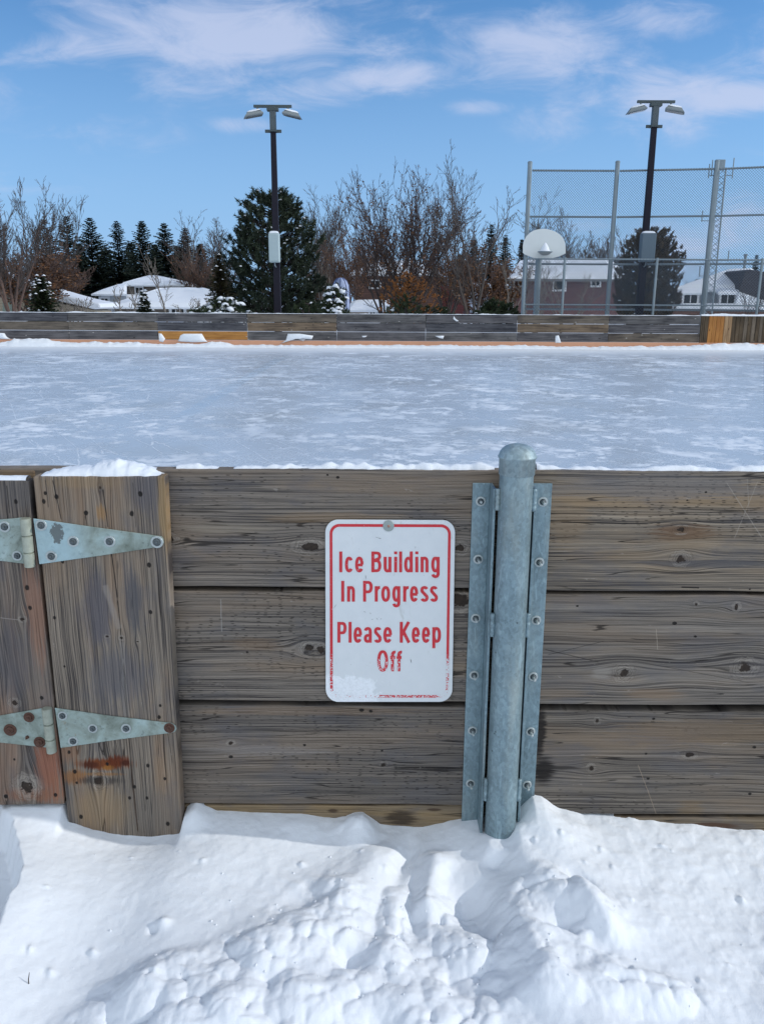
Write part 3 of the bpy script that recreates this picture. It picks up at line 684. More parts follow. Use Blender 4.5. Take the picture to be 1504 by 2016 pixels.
HY = JY - .0035
RUSTY2 = RUSTY
def hinge(pts_r, pts_l, kn_top, kn_bot, kn_w, bolts, label):
    h = MB()
    h.prism([at(*p, HY) for p in pts_r], (0, .003, 0)); h.prism([at(*p, HY) for p in pts_l], (0, .003, 0))
    ho = h.build('hinge', ZINC, gt, bevel=.0008, seg=1); ho['label'] = label
    a = at(*kn_top, HY - .004); b = at(*kn_bot, HY - .004); r = kn_w / 826 / 2 * .98
    kb = MB(); d = (b - a)
    for (t0, t1) in ((0, .345), (.36, .69), (.705, 1.0)):
        p, q = a + d * t0, a + d * t1; ax = (q - p).normalized(); L = (q - p).length
        kb.lathe([(0, 0), (r * .8, 0), (r, .0012), (r, L - .0012), (r * .8, L), (0, L)], p, ax, 20)
    kb.tube([a + d * .01, a + d * .99], r * .7, 10)
    kb.build('hinge_knuckle', plain('knuckle_zinc', (.33, .36, .30), .5, .3, .45, 60), ho, smooth=False)
    for (bx_, by_, rw, kind) in bolts:
        mw = MB(); mbb = MB()
        c_ = at(bx_, by_, HY - .0002); q_ = Vector((0, -1, 0)); rw_ = rw * 1.08 / 826
        mw.lathe([(rw_ * .66, .0016), (rw_ * .95, .0018), (rw_, .0010), (rw_, 0)], c_, q_, 26)
        mbb.lathe([(0, .0058), (rw_ * .40, .0058), (rw_ * .60, .0046), (rw_ * .68, .0012), (rw_ * .70, .0003)], c_, q_, 6)
        mbb.lathe([(rw_ * .26, .005), (rw_ * .26, .0095), (rw_ * .18, .0102), (0, .0102)], c_, q_, 10)
        for k_ in range(len(mbb.v)): pass
        if rw > 7: mw = mw.build('bolt', RUSTY if kind == 'r' else BOLTW, ho)
        mbb.build('bolt', RUSTY if kind == 'r' else DKSTEEL, ho)
hinge([(66, 1021), (200, 1040), (318, 1056), (322, 1061), (323, 1069), (319, 1076), (200, 1094), (78, 1111)],
      [(47, 1019), (-10, 1024), (-170, 1052), (-178, 1062), (-172, 1072), (-10, 1103), (48, 1110)], (50.5, 1020), (60, 1116), 20,
      [(82, 1034, 10, 's'), (102, 1095, 10, 's'), (145, 1066, 10, 's'), (216.5, 1066, 10, 's'), (309.5, 1067, 11, 's'), (10, 1037, 10, 's'), (35, 1094, 9, 'd'), (-60, 1064, 9, 's')],
      'upper strap hinge with pale blue paint and dark chips')
hinge([(108.5, 1394), (220, 1410), (338, 1424), (346, 1429), (348, 1435), (345, 1441), (338, 1443), (220, 1458), (120, 1473)],
      [(88, 1394), (-10, 1411), (-150, 1432), (-157, 1440), (-152, 1447), (-10, 1461), (92, 1472)], (92.5, 1394), (103, 1481), 20,
      [(124, 1409, 9, 's'), (145, 1459, 9.5, 's'), (183.5, 1434, 9, 's'), (249, 1434, 9.5, 's'), (334, 1433, 10, 'r'), (21, 1437, 12, 'r'), (58, 1412, 10, 'r'), (79, 1461, 11, 'r'), (55, 1451, 5, 'r')],
      'lower strap hinge with rusty bolts')

# ------------------------------------------------------------------ sign
S = lambda px, py, k=0.0: at(px, py, FY - .006 - k)
sg = thing('warning_sign', tuple(S(767, 1203)), 'white ice building sign with red lettering and red border', 'sign')
def rrect(x0, y0, x1, y1, x2, y2, x3, y3, r, k, n=9):
    """rounded quad through pixel corners TL TR BR BL"""
    c = [Vector((x0, y0)), Vector((x1, y1)), Vector((x2, y2)), Vector((x3, y3))]; out = []
    for i in range(4):
        p = c[i]; a = (c[i - 1] - p).normalized(); b = (c[(i + 1) % 4] - p).normalized()
        o_ = p + a * r + b * r
        for j in range(n):
            t = math.pi / 2 * j / (n - 1)
            q = o_ - b * r * math.cos(t) - a * r * math.sin(t)
            out.append(S(q.x, q.y, k))
    return out
def M_sign(name, red):
    mt, n = newmat(name)
    x, y, z = n.sep(n.pos()); p = n.pos()
    zt = S(767, 1290).z; zb = S(767, 1382).z
    xl = S(642, 1382).x; xr = S(892, 1382).x
    f = n.noise(p, 170, 4, .7); f2 = n.noise(p, 36, 4, .6)
    base = n.mix(f2, (.60, .645, .67), (.68, .715, .735))
    dirt = n.ss(n.noise(n.scale(p, (40, 1, 14)), 1, 4, .7, .6), .62, .74, 0, .35)
    base = n.mix(dirt, base, (.36, .37, .32))
    spk = n.ss(n.voro(p, 75, 'F1'), .03, .07, .7, 0)
    base = n.mix(n.m('MULTIPLY', spk, n.ss(f2, .5, .6)), base, (.10, .10, .10))
    # snow crust worn lower part
    wz = n.ss(z, zt - .02, zb + .03, 0, 1)
    wl = n.ss(x, xl + .22, xl + .04, 0, 1)
    cr = n.m('ADD', n.m('MULTIPLY', n.m('MULTIPLY', wz, wl), .9), n.m('MULTIPLY', n.m('SUBTRACT', f2, .5), 1.2))
    crust = n.ss(cr, .36, .52)
    base = n.mix(n.m('MULTIPLY', crust, n.ss(f, .35, .6, .5, 1)), base, (.80, .84, .88))
    if red:
        redc = n.mix(f2, (.52, .018, .030), (.60, .035, .045))
        # paint flakes off the lower lettering and the lower right of the border
        lo = n.ss(z, S(767, 1275).z, S(767, 1310).z, 0, 1)
        bot = n.ss(z, S(767, 1352).z, S(767, 1368).z, 0, .155)
        rt = n.m('MULTIPLY', n.ss(x, S(862, 1300).x, S(872, 1300).x), n.ss(z, S(767, 1265).z, S(767, 1345).z, 0, .19))
        offp = n.m('MULTIPLY', n.m('MULTIPLY', lo, .13), n.ss(z, S(767, 1335).z, S(767, 1318).z, 0, 1))
        wear = n.m('ADD', n.noise(p, 260, 3, .6), n.m('ADD', bot, n.m('ADD', rt, offp)))
        wear = n.m('ADD', wear, n.m('MULTIPLY', crust, .14))
        k = n.ss(wear, .66, .71)
        base = n.mix(k, redc, base)
    h = n.m('ADD', n.m('MULTIPLY', crust, f), n.m('MULTIPLY', f2, .03))
    n.bsdf(base, n.m('ADD', .38, n.m('MULTIPLY', crust, .3)), 0, .4, n.bump(h, .5, .003))
    return mt
SW = M_sign('sign_white', False); SR = M_sign('sign_red', True)
po = MB().prism(rrect(640.5, 1023, 896, 1024, 890, 1382, 641.5, 1382, 25, 0), (0, .002, 0)).build('panel', SW, sg, bevel=.0005, seg=1)
ou = rrect(649, 1031.5, 887.5, 1032.5, 882.5, 1373.5, 650, 1373.5, 19, .0006); inn = rrect(654.5, 1037, 882, 1038, 877.5, 1368.5, 655.5, 1368.5, 14, .0006)
nn = len(ou); MB().add(ou + inn, [(i, (i + 1) % nn, (i + 1) % nn + nn, i + nn) for i in range(nn)]).build('border', SR, sg)
TK = 30.0; HT = TK / 2
def arc(cx, cy, rx, ry, a0, a1, n=18, e=2.2):
    o_ = []
    for i in range(n + 1):
        a = math.radians(a0 + (a1 - a0) * i / n); c_, s_ = math.cos(a), math.sin(a)
        o_.append((cx + rx * math.copysign(abs(c_) ** (2 / e), c_), cy + ry * math.copysign(abs(s_) ** (2 / e), s_)))
    return o_
def glyph(ch, w):
    """centre lines of the strokes of one letter; closed rings end where they start"""
    H, X, h = 205.0, 152.0, HT; m_ = w / 2; bowl = lambda cx, rx: arc(cx, X / 2, rx, X / 2 - h + 3, 0, 360, 36)
    return {
     'I': [[(m_, 0), (m_, H)]], 'l': [[(m_, 0), (m_, H)]], 'i': [[(m_, 0), (m_, X)], [(m_, H - 27), (m_, H)]],
     'c': [arc(m_, X / 2, m_ - h, X / 2 - h + 3, 38, 322, 30)],
     'e': [arc(m_, X / 2, m_ - h, X / 2 - h + 3, 0, 322, 34), [(h, X / 2 - 4), (w - h * .6, X / 2 - 4)]],
     'o': [bowl(m_, m_ - h)], 'O': [arc(m_, H / 2, m_ - h, H / 2 - h + 4, 0, 360, 44)],
     'B': [[(h, 0), (h, H)], [(h, H - h)] + arc(w * .55, H * .775, w * .45 - h - 2, H * .225 - h, 90, -90) + [(h, H * .55)],
           [(h, H * .55)] + arc(w * .55, H * .275 + h * .5, w * .45 - h, H * .275 - h * .5, 90, -90) + [(h, h)]],
     'P': [[(h, 0), (h, H)], [(h, H - h)] + arc(w * .55, H * .70, w * .45 - h, H * .30 - h, 90, -90) + [(h, H * .40 + h)]],
     'u': [[(h, X), (h, 50)] + arc(m_, 50, m_ - h, 50 - h + 3, 180, 360)[1:], [(w - h, 0), (w - h, X)]],
     'n': [[(w - h, 0), (w - h, X - 50)] + arc(m_, X - 50, m_ - h, 50 - h + 3, 0, 180)[1:], [(h, 0), (h, X)]],
     'd': [bowl(m_, m_ - h), [(w - h, 0), (w - h, H)]], 'p': [bowl(m_, m_ - h), [(h, -55), (h, X)]],
     'g': [bowl(m_, m_ - h), [(w - h, X), (w - h, -12)] + arc(m_, -12, m_ - h, 46 - h, 0, -165)[1:]],
     'r': [[(h, 0), (h, X)], arc(w + 2, X - 48, w - h, 48 - h + 3, 180, 92)],
     's': [arc(m_, X * .735, m_ - h, X * .265 - h + 3, 25, 200, 16) + arc(m_, X * .255, m_ - h, X * .255 - h + 3, 60, -160, 22)],
     'a': [arc(m_ - 2, X - 42, m_ - h - 2, 42 - h + 3, 165, 0, 16) + [(w - h - 4, 0)], arc(m_ - 3, 42, m_ - h - 3, 42 - h + 3, 60, 330, 26)],
     'K': [[(h, 0), (h, H)], [(h, H * .33), (w - h, H)], [(w * .36, H * .52), (w - h * .8, 0)]],
     'f': [[(w * .42, 0), (w * .42, X + 10)] + arc(w * .42 + 25, X + 10, 25, H - X - 10 - h, 180, 80, 10)[1:], [(0, X - h), (w * .9, X - h)]],
    }[ch]
def text_line(items, base):
    """each letter at its own place: (letter, left, right) in sign pixels (5.013 per reference pixel)"""
    mb = MB(); lift = 0
    for (ch, a, b) in items:
        for st in glyph(ch, b - a):
            P_ = [Vector(p) for p in st]; n_ = len(P_); closed = (P_[0] - P_[-1]).length < 1e-3; vs = []
            lift += 1
            for i in range(n_):
                if closed: d0 = P_[(i - 1) % (n_ - 1)] if i else P_[n_ - 2]; d1 = P_[(i + 1) % (n_ - 1)] if i < n_ - 1 else P_[1]
                else: d0 = P_[max(i - 1, 0)]; d1 = P_[min(i + 1, n_ - 1)]
                d = (d1 - d0).normalized(); nrm = Vector((-d.y, d.x)); k_ = HT * (1.0 if abs(d.y) > .5 else .92)
                if ch in 'BP' and 0 < i < n_ - 1 and abs(d.y) < .01: k_ = HT * .92
                for sg_ in (-1, 1):
                    q = P_[i] + nrm * k_ * sg_
                    vs.append(S(620 + (a + q.x) / 5.013, 1000 + (base - q.y) / 5.013, .0007 + .00003 * (lift % 4)))
            mb.add(vs, [(2 * i, 2 * i + 1, 2 * i + 3, 2 * i + 2) for i in range(n_ - 1)])
    return mb.build('lettering', SR, sg)
text_line([('I', 243, 268), ('c', 297, 378), ('e', 397, 480), ('B', 557, 655), ('u', 678, 755), ('i', 785, 808), ('l', 833, 857), ('d', 880, 965), ('i', 993, 1016), ('n', 1042, 1120), ('g', 1147, 1230)], 635)
text_line([('I', 262, 288), ('n', 318, 395), ('P', 475, 570), ('r', 590, 642), ('o', 655, 742), ('g', 763, 842), ('r', 870, 925), ('e', 937, 1018), ('s', 1040, 1120), ('s', 1135, 1212)], 925)
text_line([('P', 222, 313), ('l', 335, 360), ('e', 382, 465), ('a', 483, 565), ('s', 583, 658), ('e', 675, 760), ('K', 837, 940), ('e', 955, 1035), ('e', 1055, 1135), ('p', 1157, 1243)], 1330)
text_line([('O', 615, 722), ('f', 742, 797), ('f', 805, 860)], 1613)
wb = MB(); wb.lathe([(0, .0022), (.0022, .0022), (.0026, .0018), (10.4 / 826, .0014), (10.8 / 826, .0008), (10.8 / 826, 0)], S(764.8, 1035.3, .0008), Vector((0, -1, 0)), 32)
wb.build('washer', plain('washer_zinc', (.30, .35, .34), .5, .4, .2, 60), sg)
wb = MB(); wb.lathe([(0, .0032), (.0018, .003), (.0034, .0018), (.0036, .0016)], S(765, 1035.5, .0008), Vector((0, -1, 0)), 20)
wb.build('screw', plain('screw_rust', (.34, .20, .15), .6, .3, .4, 300), sg)

SCUFF = plain('scuff_grey', (.16, .18, .18), .7)
for (xa, ya, xb, yb, wd_) in [(739, 1057.5, 745, 1059, .7), (744, 1058.8, 751, 1061, 1.1), (808, 1297, 810, 1306, 1.5), (719.5, 1131, 720.5, 1141, 1.0), (715, 1203, 721, 1206, .7), (728, 1206, 730.5, 1209.5, .9), (731, 1220, 735, 1218.5, .8), (741, 1217, 744, 1220, 1.1), (748, 1219, 752, 1218, .8), (664, 1188, 656, 1199, .6), (818, 1075, 817.3, 1080, .7)]:
    a, b_ = Vector((xa, ya)), Vector((xb, yb)); nr = Vector((-(b_ - a).y, (b_ - a).x)).normalized() * wd_ / 2
    q = [a, (a + b_) / 2 + nr, b_, (a + b_) / 2 - nr]
    MB().prism([S(p.x, p.y, .0010) for p in q], (0, .0002, 0)).build('scuff', SCUFF, sg)

# ------------------------------------------------------------------ steel post with two angle irons
pt = thing('steel_post', (at(1003, 1650, 1.77).x, 1.775, 0), 'round galvanised steel post with domed cap bolted to the boards', 'post')
PXC = at(1018, 905, 1.775).x; PR = .0372; PY = 1.775
zc = at(1016, 905, PY - PR).z
ztop = zat(1016, 938, PY - PR)
MB().lathe([(PR, -.05), (PR, ztop)], (PXC, PY, 0), n=64).build('pipe', GALV, pt, smooth=True)
cap = MB(); rc = PR + .0022
prof_ = [(rc, ztop - .001), (rc + .0004, zc - .0035), (rc + .0028, zc - .002), (rc + .0034, zc), (rc + .0026, zc + .0018)]
for k in range(1, 13):
    t = k / 12 * math.pi / 2; prof_.append(((rc + .001) * math.cos(t) ** .9, zc + .0018 + .027 * math.sin(t)))
cap.lathe([(rc - .004, ztop - .002), (rc, ztop - .002)] + prof_[1:], (PXC, PY, 0), n=64)
cap.build('domed_cap', M_galv('cap_cast', (.25, .33, .36), .4, 160, .55), pt, smooth=True)
FT = zat(950, 951, FY - .005)
lx0 = at(930, 952, FY).x; lx1 = at(972, 952, FY).x
rx0 = at(1056, 952, FY).x; rx1 = at(1086, 952, FY).x
lw_ = at(979, 952, PY).x
gl = MB()
gl.bx((lx0, FY - .006, .05), (PXC - PR - .0115, FY - .0006, FT)); gl.bx((PXC - PR - .0115, FY - .066, .05), (PXC - PR - .0055, FY - .0006, FT))
gl.build('angle_iron', GALV, pt, bevel=.0012, seg=2)
gl = MB()
gl.bx((PXC + PR + .0115, FY - .006, .05), (rx1, FY - .0006, FT)); gl.bx((PXC + PR + .0055, FY - .066, .05), (PXC + PR + .0115, FY - .0006, FT))
gl.build('angle_iron', GALV, pt, bevel=.0012, seg=2)
rr2 = random.Random(3)
for sd_ in (-1, 1):
    for (ya, yb) in ((965, 1008), (1212, 1258), (1540, 1582)):
        za, zb = zat(1010, ya, PY - .02), zat(1010, yb, PY - .02)
        n_ = 14; pts = []; wl = MB()
        for i in range(n_ + 1):
            pts.append((PXC + sd_ * (PR + .0028), PY - .006 + rr2.uniform(-.0015, .0015), zb + (za - zb) * i / n_))
        wl.tube(pts, [.0058 + rr2.uniform(-.0010, .0012) for _ in pts], 8)
        wl.build('weld_bead', GALV, pt, smooth=True)
for (bx_, by_) in [(946, 987), (941, 1101), (936, 1217), (933, 1329), (930, 1438), (926, 1542), (1068, 988), (1061, 1107), (1055, 1221), (1049, 1332), (1044, 1440), (1037, 1545)]:
    c_ = at(bx_, by_, FY - .0062); nn_ = Vector((0, -1, 0)); bm_ = MB()
    bm_.lathe([(6.2 / 826, .0022), (9.2 / 826, .0018), (9.6 / 826, .0010), (9.6 / 826, 0)], c_, nn_, 28)
    bo_ = bm_.build('bolt', BOLTW, pt)
    nb_ = MB(); nb_.lathe([(0, .0072), (4.0 / 826, .0072), (5.6 / 826, .0058), (6.0 / 826, .0020), (6.2 / 826, .0004)], c_, nn_, 6)
    nb_.build('nut', DKSTEEL, bo_)
    sb_ = MB(); e_ = .016 if by_ != 987 else .004
    sb_.lathe([(.0032, .004), (.0032, .007 + e_), (.0024, .008 + e_), (0, .008 + e_)], c_, nn_, 12)
    sb_.build('stud', BOLTW, bo_)

# ------------------------------------------------------------------ snow lying on the near boards
def snow_strip(x0, x1, y0, y1, zb, hfun, step=.006, ny=6, name='snow_heap', label=None, cat='snow', group=None, mat=None, kind=None):
    n_ = max(4, int((x1 - x0) / step)); vs = []; fs = []
    for i in range(n_ + 1):
        x_ = x0 + (x1 - x0) * i / n_
        for j in range(ny + 1):
            t = j / ny; e = math.sin(math.pi * min(1, max(0, t))) ** .5 if 0 < t < 1 else 0
            zz, yo = hfun(x_, t)
            vs.append((x_, y0 + (y1 - y0) * t + yo, (zb(x_) if callable(zb) else zb) + zz * e))
    for i in range(n_):
        for j in range(ny):
            a = i * (ny + 1) + j; fs.append((a, a + 1, a + ny + 2, a + ny + 1))
    mb = MB(); mb.add(vs, fs)
    # closing underside
    o_ = mb.build(name, mat or SNOW, None, origin=((x0 + x1) / 2, (y0 + y1) / 2, vs[0][2]), smooth=True)
    return tag(o_, label, cat, group, kind)
f1 = lambda x, s, sd_=0, o=4: float(fbm(np.array([x * s]), np.array([sd_ * 3.3 + .5]), o, sd_)[0])
f2d = lambda x, y, s, sd_=0, o=4: float(fbm(np.array([x * s]), np.array([y * s]), o, sd_)[0])
zt1 = zat(600, 925); zt2 = zat(1300, 928)
snow_strip(at(345, 925, FY).x, at(975, 925, FY).x, FY + .010, FY + .037, lambda x: zt1 - .001, lambda x, t: (max(0, (f1(x, 26, 1) - .30) * .030 + (.005 if x > at(600, 925, FY).x else 0)), (f1(x, 60, 2) - .5) * .014 * (1 - t)), label='thin crumbly line of snow along the top plank left of the steel post')
snow_strip(at(1058, 925, FY).x, XR, FY + .010, FY + .037, lambda x: zt2 - .001, lambda x, t: (max(0, (f1(x, 22, 5) - .26) * .028), (f1(x, 60, 6) - .5) * .014 * (1 - t)), label='thin crumbly line of snow along the top plank right of the steel post')
# heap on the jamb board
jx0, jx1 = at(78, 938, JY).x, at(316, 938, JY).x; zj = at(200, 938, JY).z
def heap(x, t):
    u = (x - jx0) / (jx1 - jx0); y_ = t
    pr = np.interp(u, [0, .06, .2, .38, .5, .58, .66, .75, .88, 1], [.003, .010, .014, .018, .026, .031, .027, .023, .016, .001])
    return pr * (.8 + .5 * f2d(x, t * .05, 50, 3)) + .004 * (f2d(x, t * .04, 130, 4, 3) - .5), (f1(x, 50, 7) - .5) * .006
snow_strip(jx0, jx1, JY + .003, FY + .045, zj - .002, heap, .003, 22, label='mound of snow heaped on top of the upright brown board')
gx0, gx1 = at(-330, 945, JY).x, at(50, 946, JY).x; zg_ = at(0, 945.5, JY).z
snow_strip(gx0, gx1, JY + .004, JY + .034, zg_ - .001, lambda x, t: (.008 * (.6 + f1(x, 30, 9)), (f1(x, 40, 3) - .5) * .005), .004, 8, label='thin layer of snow on the gate leaf by the left edge')
# crust stuck to the sign's lower left corner

# =================================================================== FAR SIDE OF THE RINK
WY = 27.0
fb = thing('rink_boards', (0, WY, 0), 'long dark weathered plank barrier closing the far side of the ice', 'fence')
tops = lambda px: at(px, 614.4 + px * .0055, WY).z
ZT = at(700, 618, WY).z; ZB = at(700, 671, WY).z
seams = [-750, -570, -390, -215, -40, 135, 311, 487, 663, 838, 1018, 1198, 1378]
pal = [((.12, .115, .12), (.030, .030, .036)), ((.10, .10, .11), (.026, .027, .034)), ((.15, .125, .10), (.038, .032, .030)), ((.19, .14, .095), (.046, .034, .028)),
       ((.14, .135, .135), (.038, .037, .040)), ((.165, .14, .115), (.040, .035, .032))]
fm = [M_farwood('far_plank_%s' % 'abcdef'[i], 3.0 + i * 7, *p) for i, p in enumerate(pal)]
OR_ = M_farwood('orange_plank_wood', 77, (.42, .20, .055), (.24, .10, .025))
rf = random.Random(5)
snowledge = MB()
for i in range(len(seams) - 1):
    x0 = at(seams[i], 640, WY).x + .006; x1 = at(seams[i + 1], 640, WY).x - .006
    h3 = (ZT - ZB) / 3
    for r in range(3):
        za, zb2 = ZT - h3 * r, ZT - h3 * (r + 1)
        mt = fm[(i * 2 + r * rf.choice([1, 2])) % 6] if i > 4 else fm[(i + r) % 3]
        special = (i == 6 and r == 2)
        yo = rf.uniform(-.006, .006) - (.012 if r == 2 else 0)
        b_ = MB().bx((x0, WY + yo, zb2 + .008), (x1, WY + .045, za - .004)).build('plank', OR_ if special else mt, fb, bevel=.004, seg=1)
        if special: b_['label'] = 'new orange plank low in the far boards'
KO = plain('orange_kick', (.60, .31, .19), .6, 0, .15, 2)
kx1 = at(1440, 640, WY).x
MB().bx((at(-760, 640, WY).x, WY - .03, -.02), (kx1 + 4, WY + .02, ZB - .004)).build('kick_plate', KO, fb, bevel=.005, seg=1)
xr0 = at(1378, 640, WY).x; xx = xr0 + .01; k = 0
gg = thing('slatted_gate', (xr0 + 2, WY, 0), 'gate of upright brown and orange slats at the right end of the far boards', 'gate')
VM = [M_farwood('slat_%s' % 'abcd'[i], 50 + i * 5, *p, axis='V') for i, p in enumerate([((.10, .072, .045), (.035, .026, .018)), ((.42, .19, .055), (.26, .10, .03)), ((.38, .25, .14), (.22, .13, .07)), ((.15, .12, .09), (.05, .04, .03))])]
seq = [0, 0, 1, 1, 1, 1, 2, 2] + [0, 0, 0, 3, 0, 3, 0, 3, 0, 0, 3, 0, 0, 3, 0, 0, 0, 3, 0, 0, 0, 0, 3, 0, 0, 0]
while k < len(seq):
    wd_ = .125
    MB().bx((xx, WY - .012 + rf.uniform(-.004, .004), ZB + .02 if k > 7 else ZB - .03), (xx + wd_ - .010, WY + .03, ZT - .005)).build('slat', VM[seq[k]], gg, bevel=.003, seg=1)
    xx += wd_; k += 1
MB().bx((xr0 + .02, WY + .031, ZB), (xx, WY + .06, ZT - .03)).build('backing_rail', fm[2], gg)

# snow on top of the far boards, and the ridge at their foot
def lumps(x, s, a, thr, sd_): return max(0.0, f1(x, s, sd_) - thr) * a
snow_strip(at(-760, 640, WY).x, xr0, WY - .02, WY + .07, ZT - .006, lambda x, t: (.012 + lumps(x, 1.3, .16, .56, 2) + lumps(x, 7, .05, .5, 4), (f1(x, 6, 6) - .5) * .03), .05, 5, label='thin broken layer of snow on top of the far plank barrier', mat=SNOWF)
snow_strip(xr0, xr0 + 4.3, WY - .03, WY + .09, ZT - .006, lambda x, t: (.05 + lumps(x, 4, .14, .45, 12), (f1(x, 6, 6) - .5) * .04), .04, 5, label='thick ragged snow along the top of the slatted gate', mat=SNOWF)
def ridge(x, t):
    a = .055 + .10 * max(0, f1(x, .55, 31) - .35) + .10 * max(0, f1(x, 3.1, 33) - .5) + .05 * f1(x, 11, 35)
    big_ = .16 * math.exp(-((x - at(70, 670, WY).x) / .9) ** 2) + .10 * math.exp(-((x - at(200, 670, WY).x) / .7) ** 2) * (f1(x, 6, 3)) + .12 * math.exp(-((x - at(265, 670, WY).x) / .5) ** 2) * f1(x, 5, 3) + .12 * math.exp(-((x - at(430, 670, WY).x) / .3) ** 2)
    big_ += .14 * math.exp(-((x - at(1450, 670, WY).x) / 1.6) ** 2)
    return (a + big_) * (.75 + .5 * f2d(x, t * .8, 5, 40)) * (1.0 - .55 * t), (f1(x, 1.4, 44) - .5) * .10
def ridge2(x, t):
    z_, y_ = ridge(x, t); return z_, y_
snow_strip(at(-760, 640, WY).x, xx, WY - .42, WY - .032, lambda x: -.004, lambda x, t: (ridge(x, 1 - t)[0] * 1.15, ridge(x, t)[1] * (1 - t)), .045, 12, name='snow_bank', label='low ridge of ploughed snow along the foot of the far boards', mat=SNOWF)

def blob(name, outline, Y, th, label, mat=SNOWF, cat='snow', group=None):
    """snow stuck to a board: an outline with its own thickness, domed toward the viewer"""
    P_ = [at(px, py, Y) for px, py in outline]; c_ = sum(P_, Vector()) / len(P_)
    n_ = len(P_); vs = []; fs = []
    for k_, (s_, d_) in enumerate([(1.0, .02), (1.0, -.25), (.9, -.7), (.6, -.95), (.25, -1.0)]):
        for p in P_: vs.append(c_ + (p - c_) * s_ + Vector((0, th * d_, 0)))
    for k_ in range(4):
        for i in range(n_): fs.append((k_ * n_ + i, k_ * n_ + (i + 1) % n_, (k_ + 1) * n_ + (i + 1) % n_, (k_ + 1) * n_ + i))
    fs.append(tuple(4 * n_ + i for i in range(n_)))
    o_ = MB().add(vs, fs).build(name, mat, None, origin=tuple(c_), smooth=True)
    return tag(o_, label, cat, group)
SY = WY - .014
blob('snow_clump', [(351, 672), (356, 660), (362, 657), (398, 657), (405, 669), (410, 673), (380, 674)], SY, .10, 'wide block of snow stuck to the orange plank')
blob('snow_clump', [(313, 656), (319, 657), (326, 667), (322, 674), (314, 672)], SY, .07, 'small upright snow lump left of the wide block')
blob('snow_clump', [(567, 657), (590, 657), (617, 661), (614, 668), (603, 666), (598, 672), (592, 667), (570, 668), (553, 676), (563, 670)], SY, .08, 'jagged snow clump on the plank just right of the left lamp pole')
blob('snow_clump', [(712, 661), (723, 661), (719, 664), (714, 664)], SY, .04, 'tiny snow fleck below the centre of the far boards')
blob('snow_clump', [(855, 661), (874, 661), (872, 667), (866, 666)], SY, .05, 'small snow patch shaped like a wedge on the lower far plank')
blob('snow_clump', [(1093, 661), (1099, 660), (1104, 675), (1092, 675)], SY, .07, 'small upright snow lump below the basketball backboard')
blob('snow_clump', [(893, 622), (897, 628), (903, 632), (898, 633), (892, 628)], SY, .04, 'snow smear near the top edge of the far boards')
blob('snow_clump', [(-8, 655), (10, 656), (14, 663), (22, 668), (4, 667), (-8, 664)], SY, .09, 'snow clump at the far boards by the left edge')

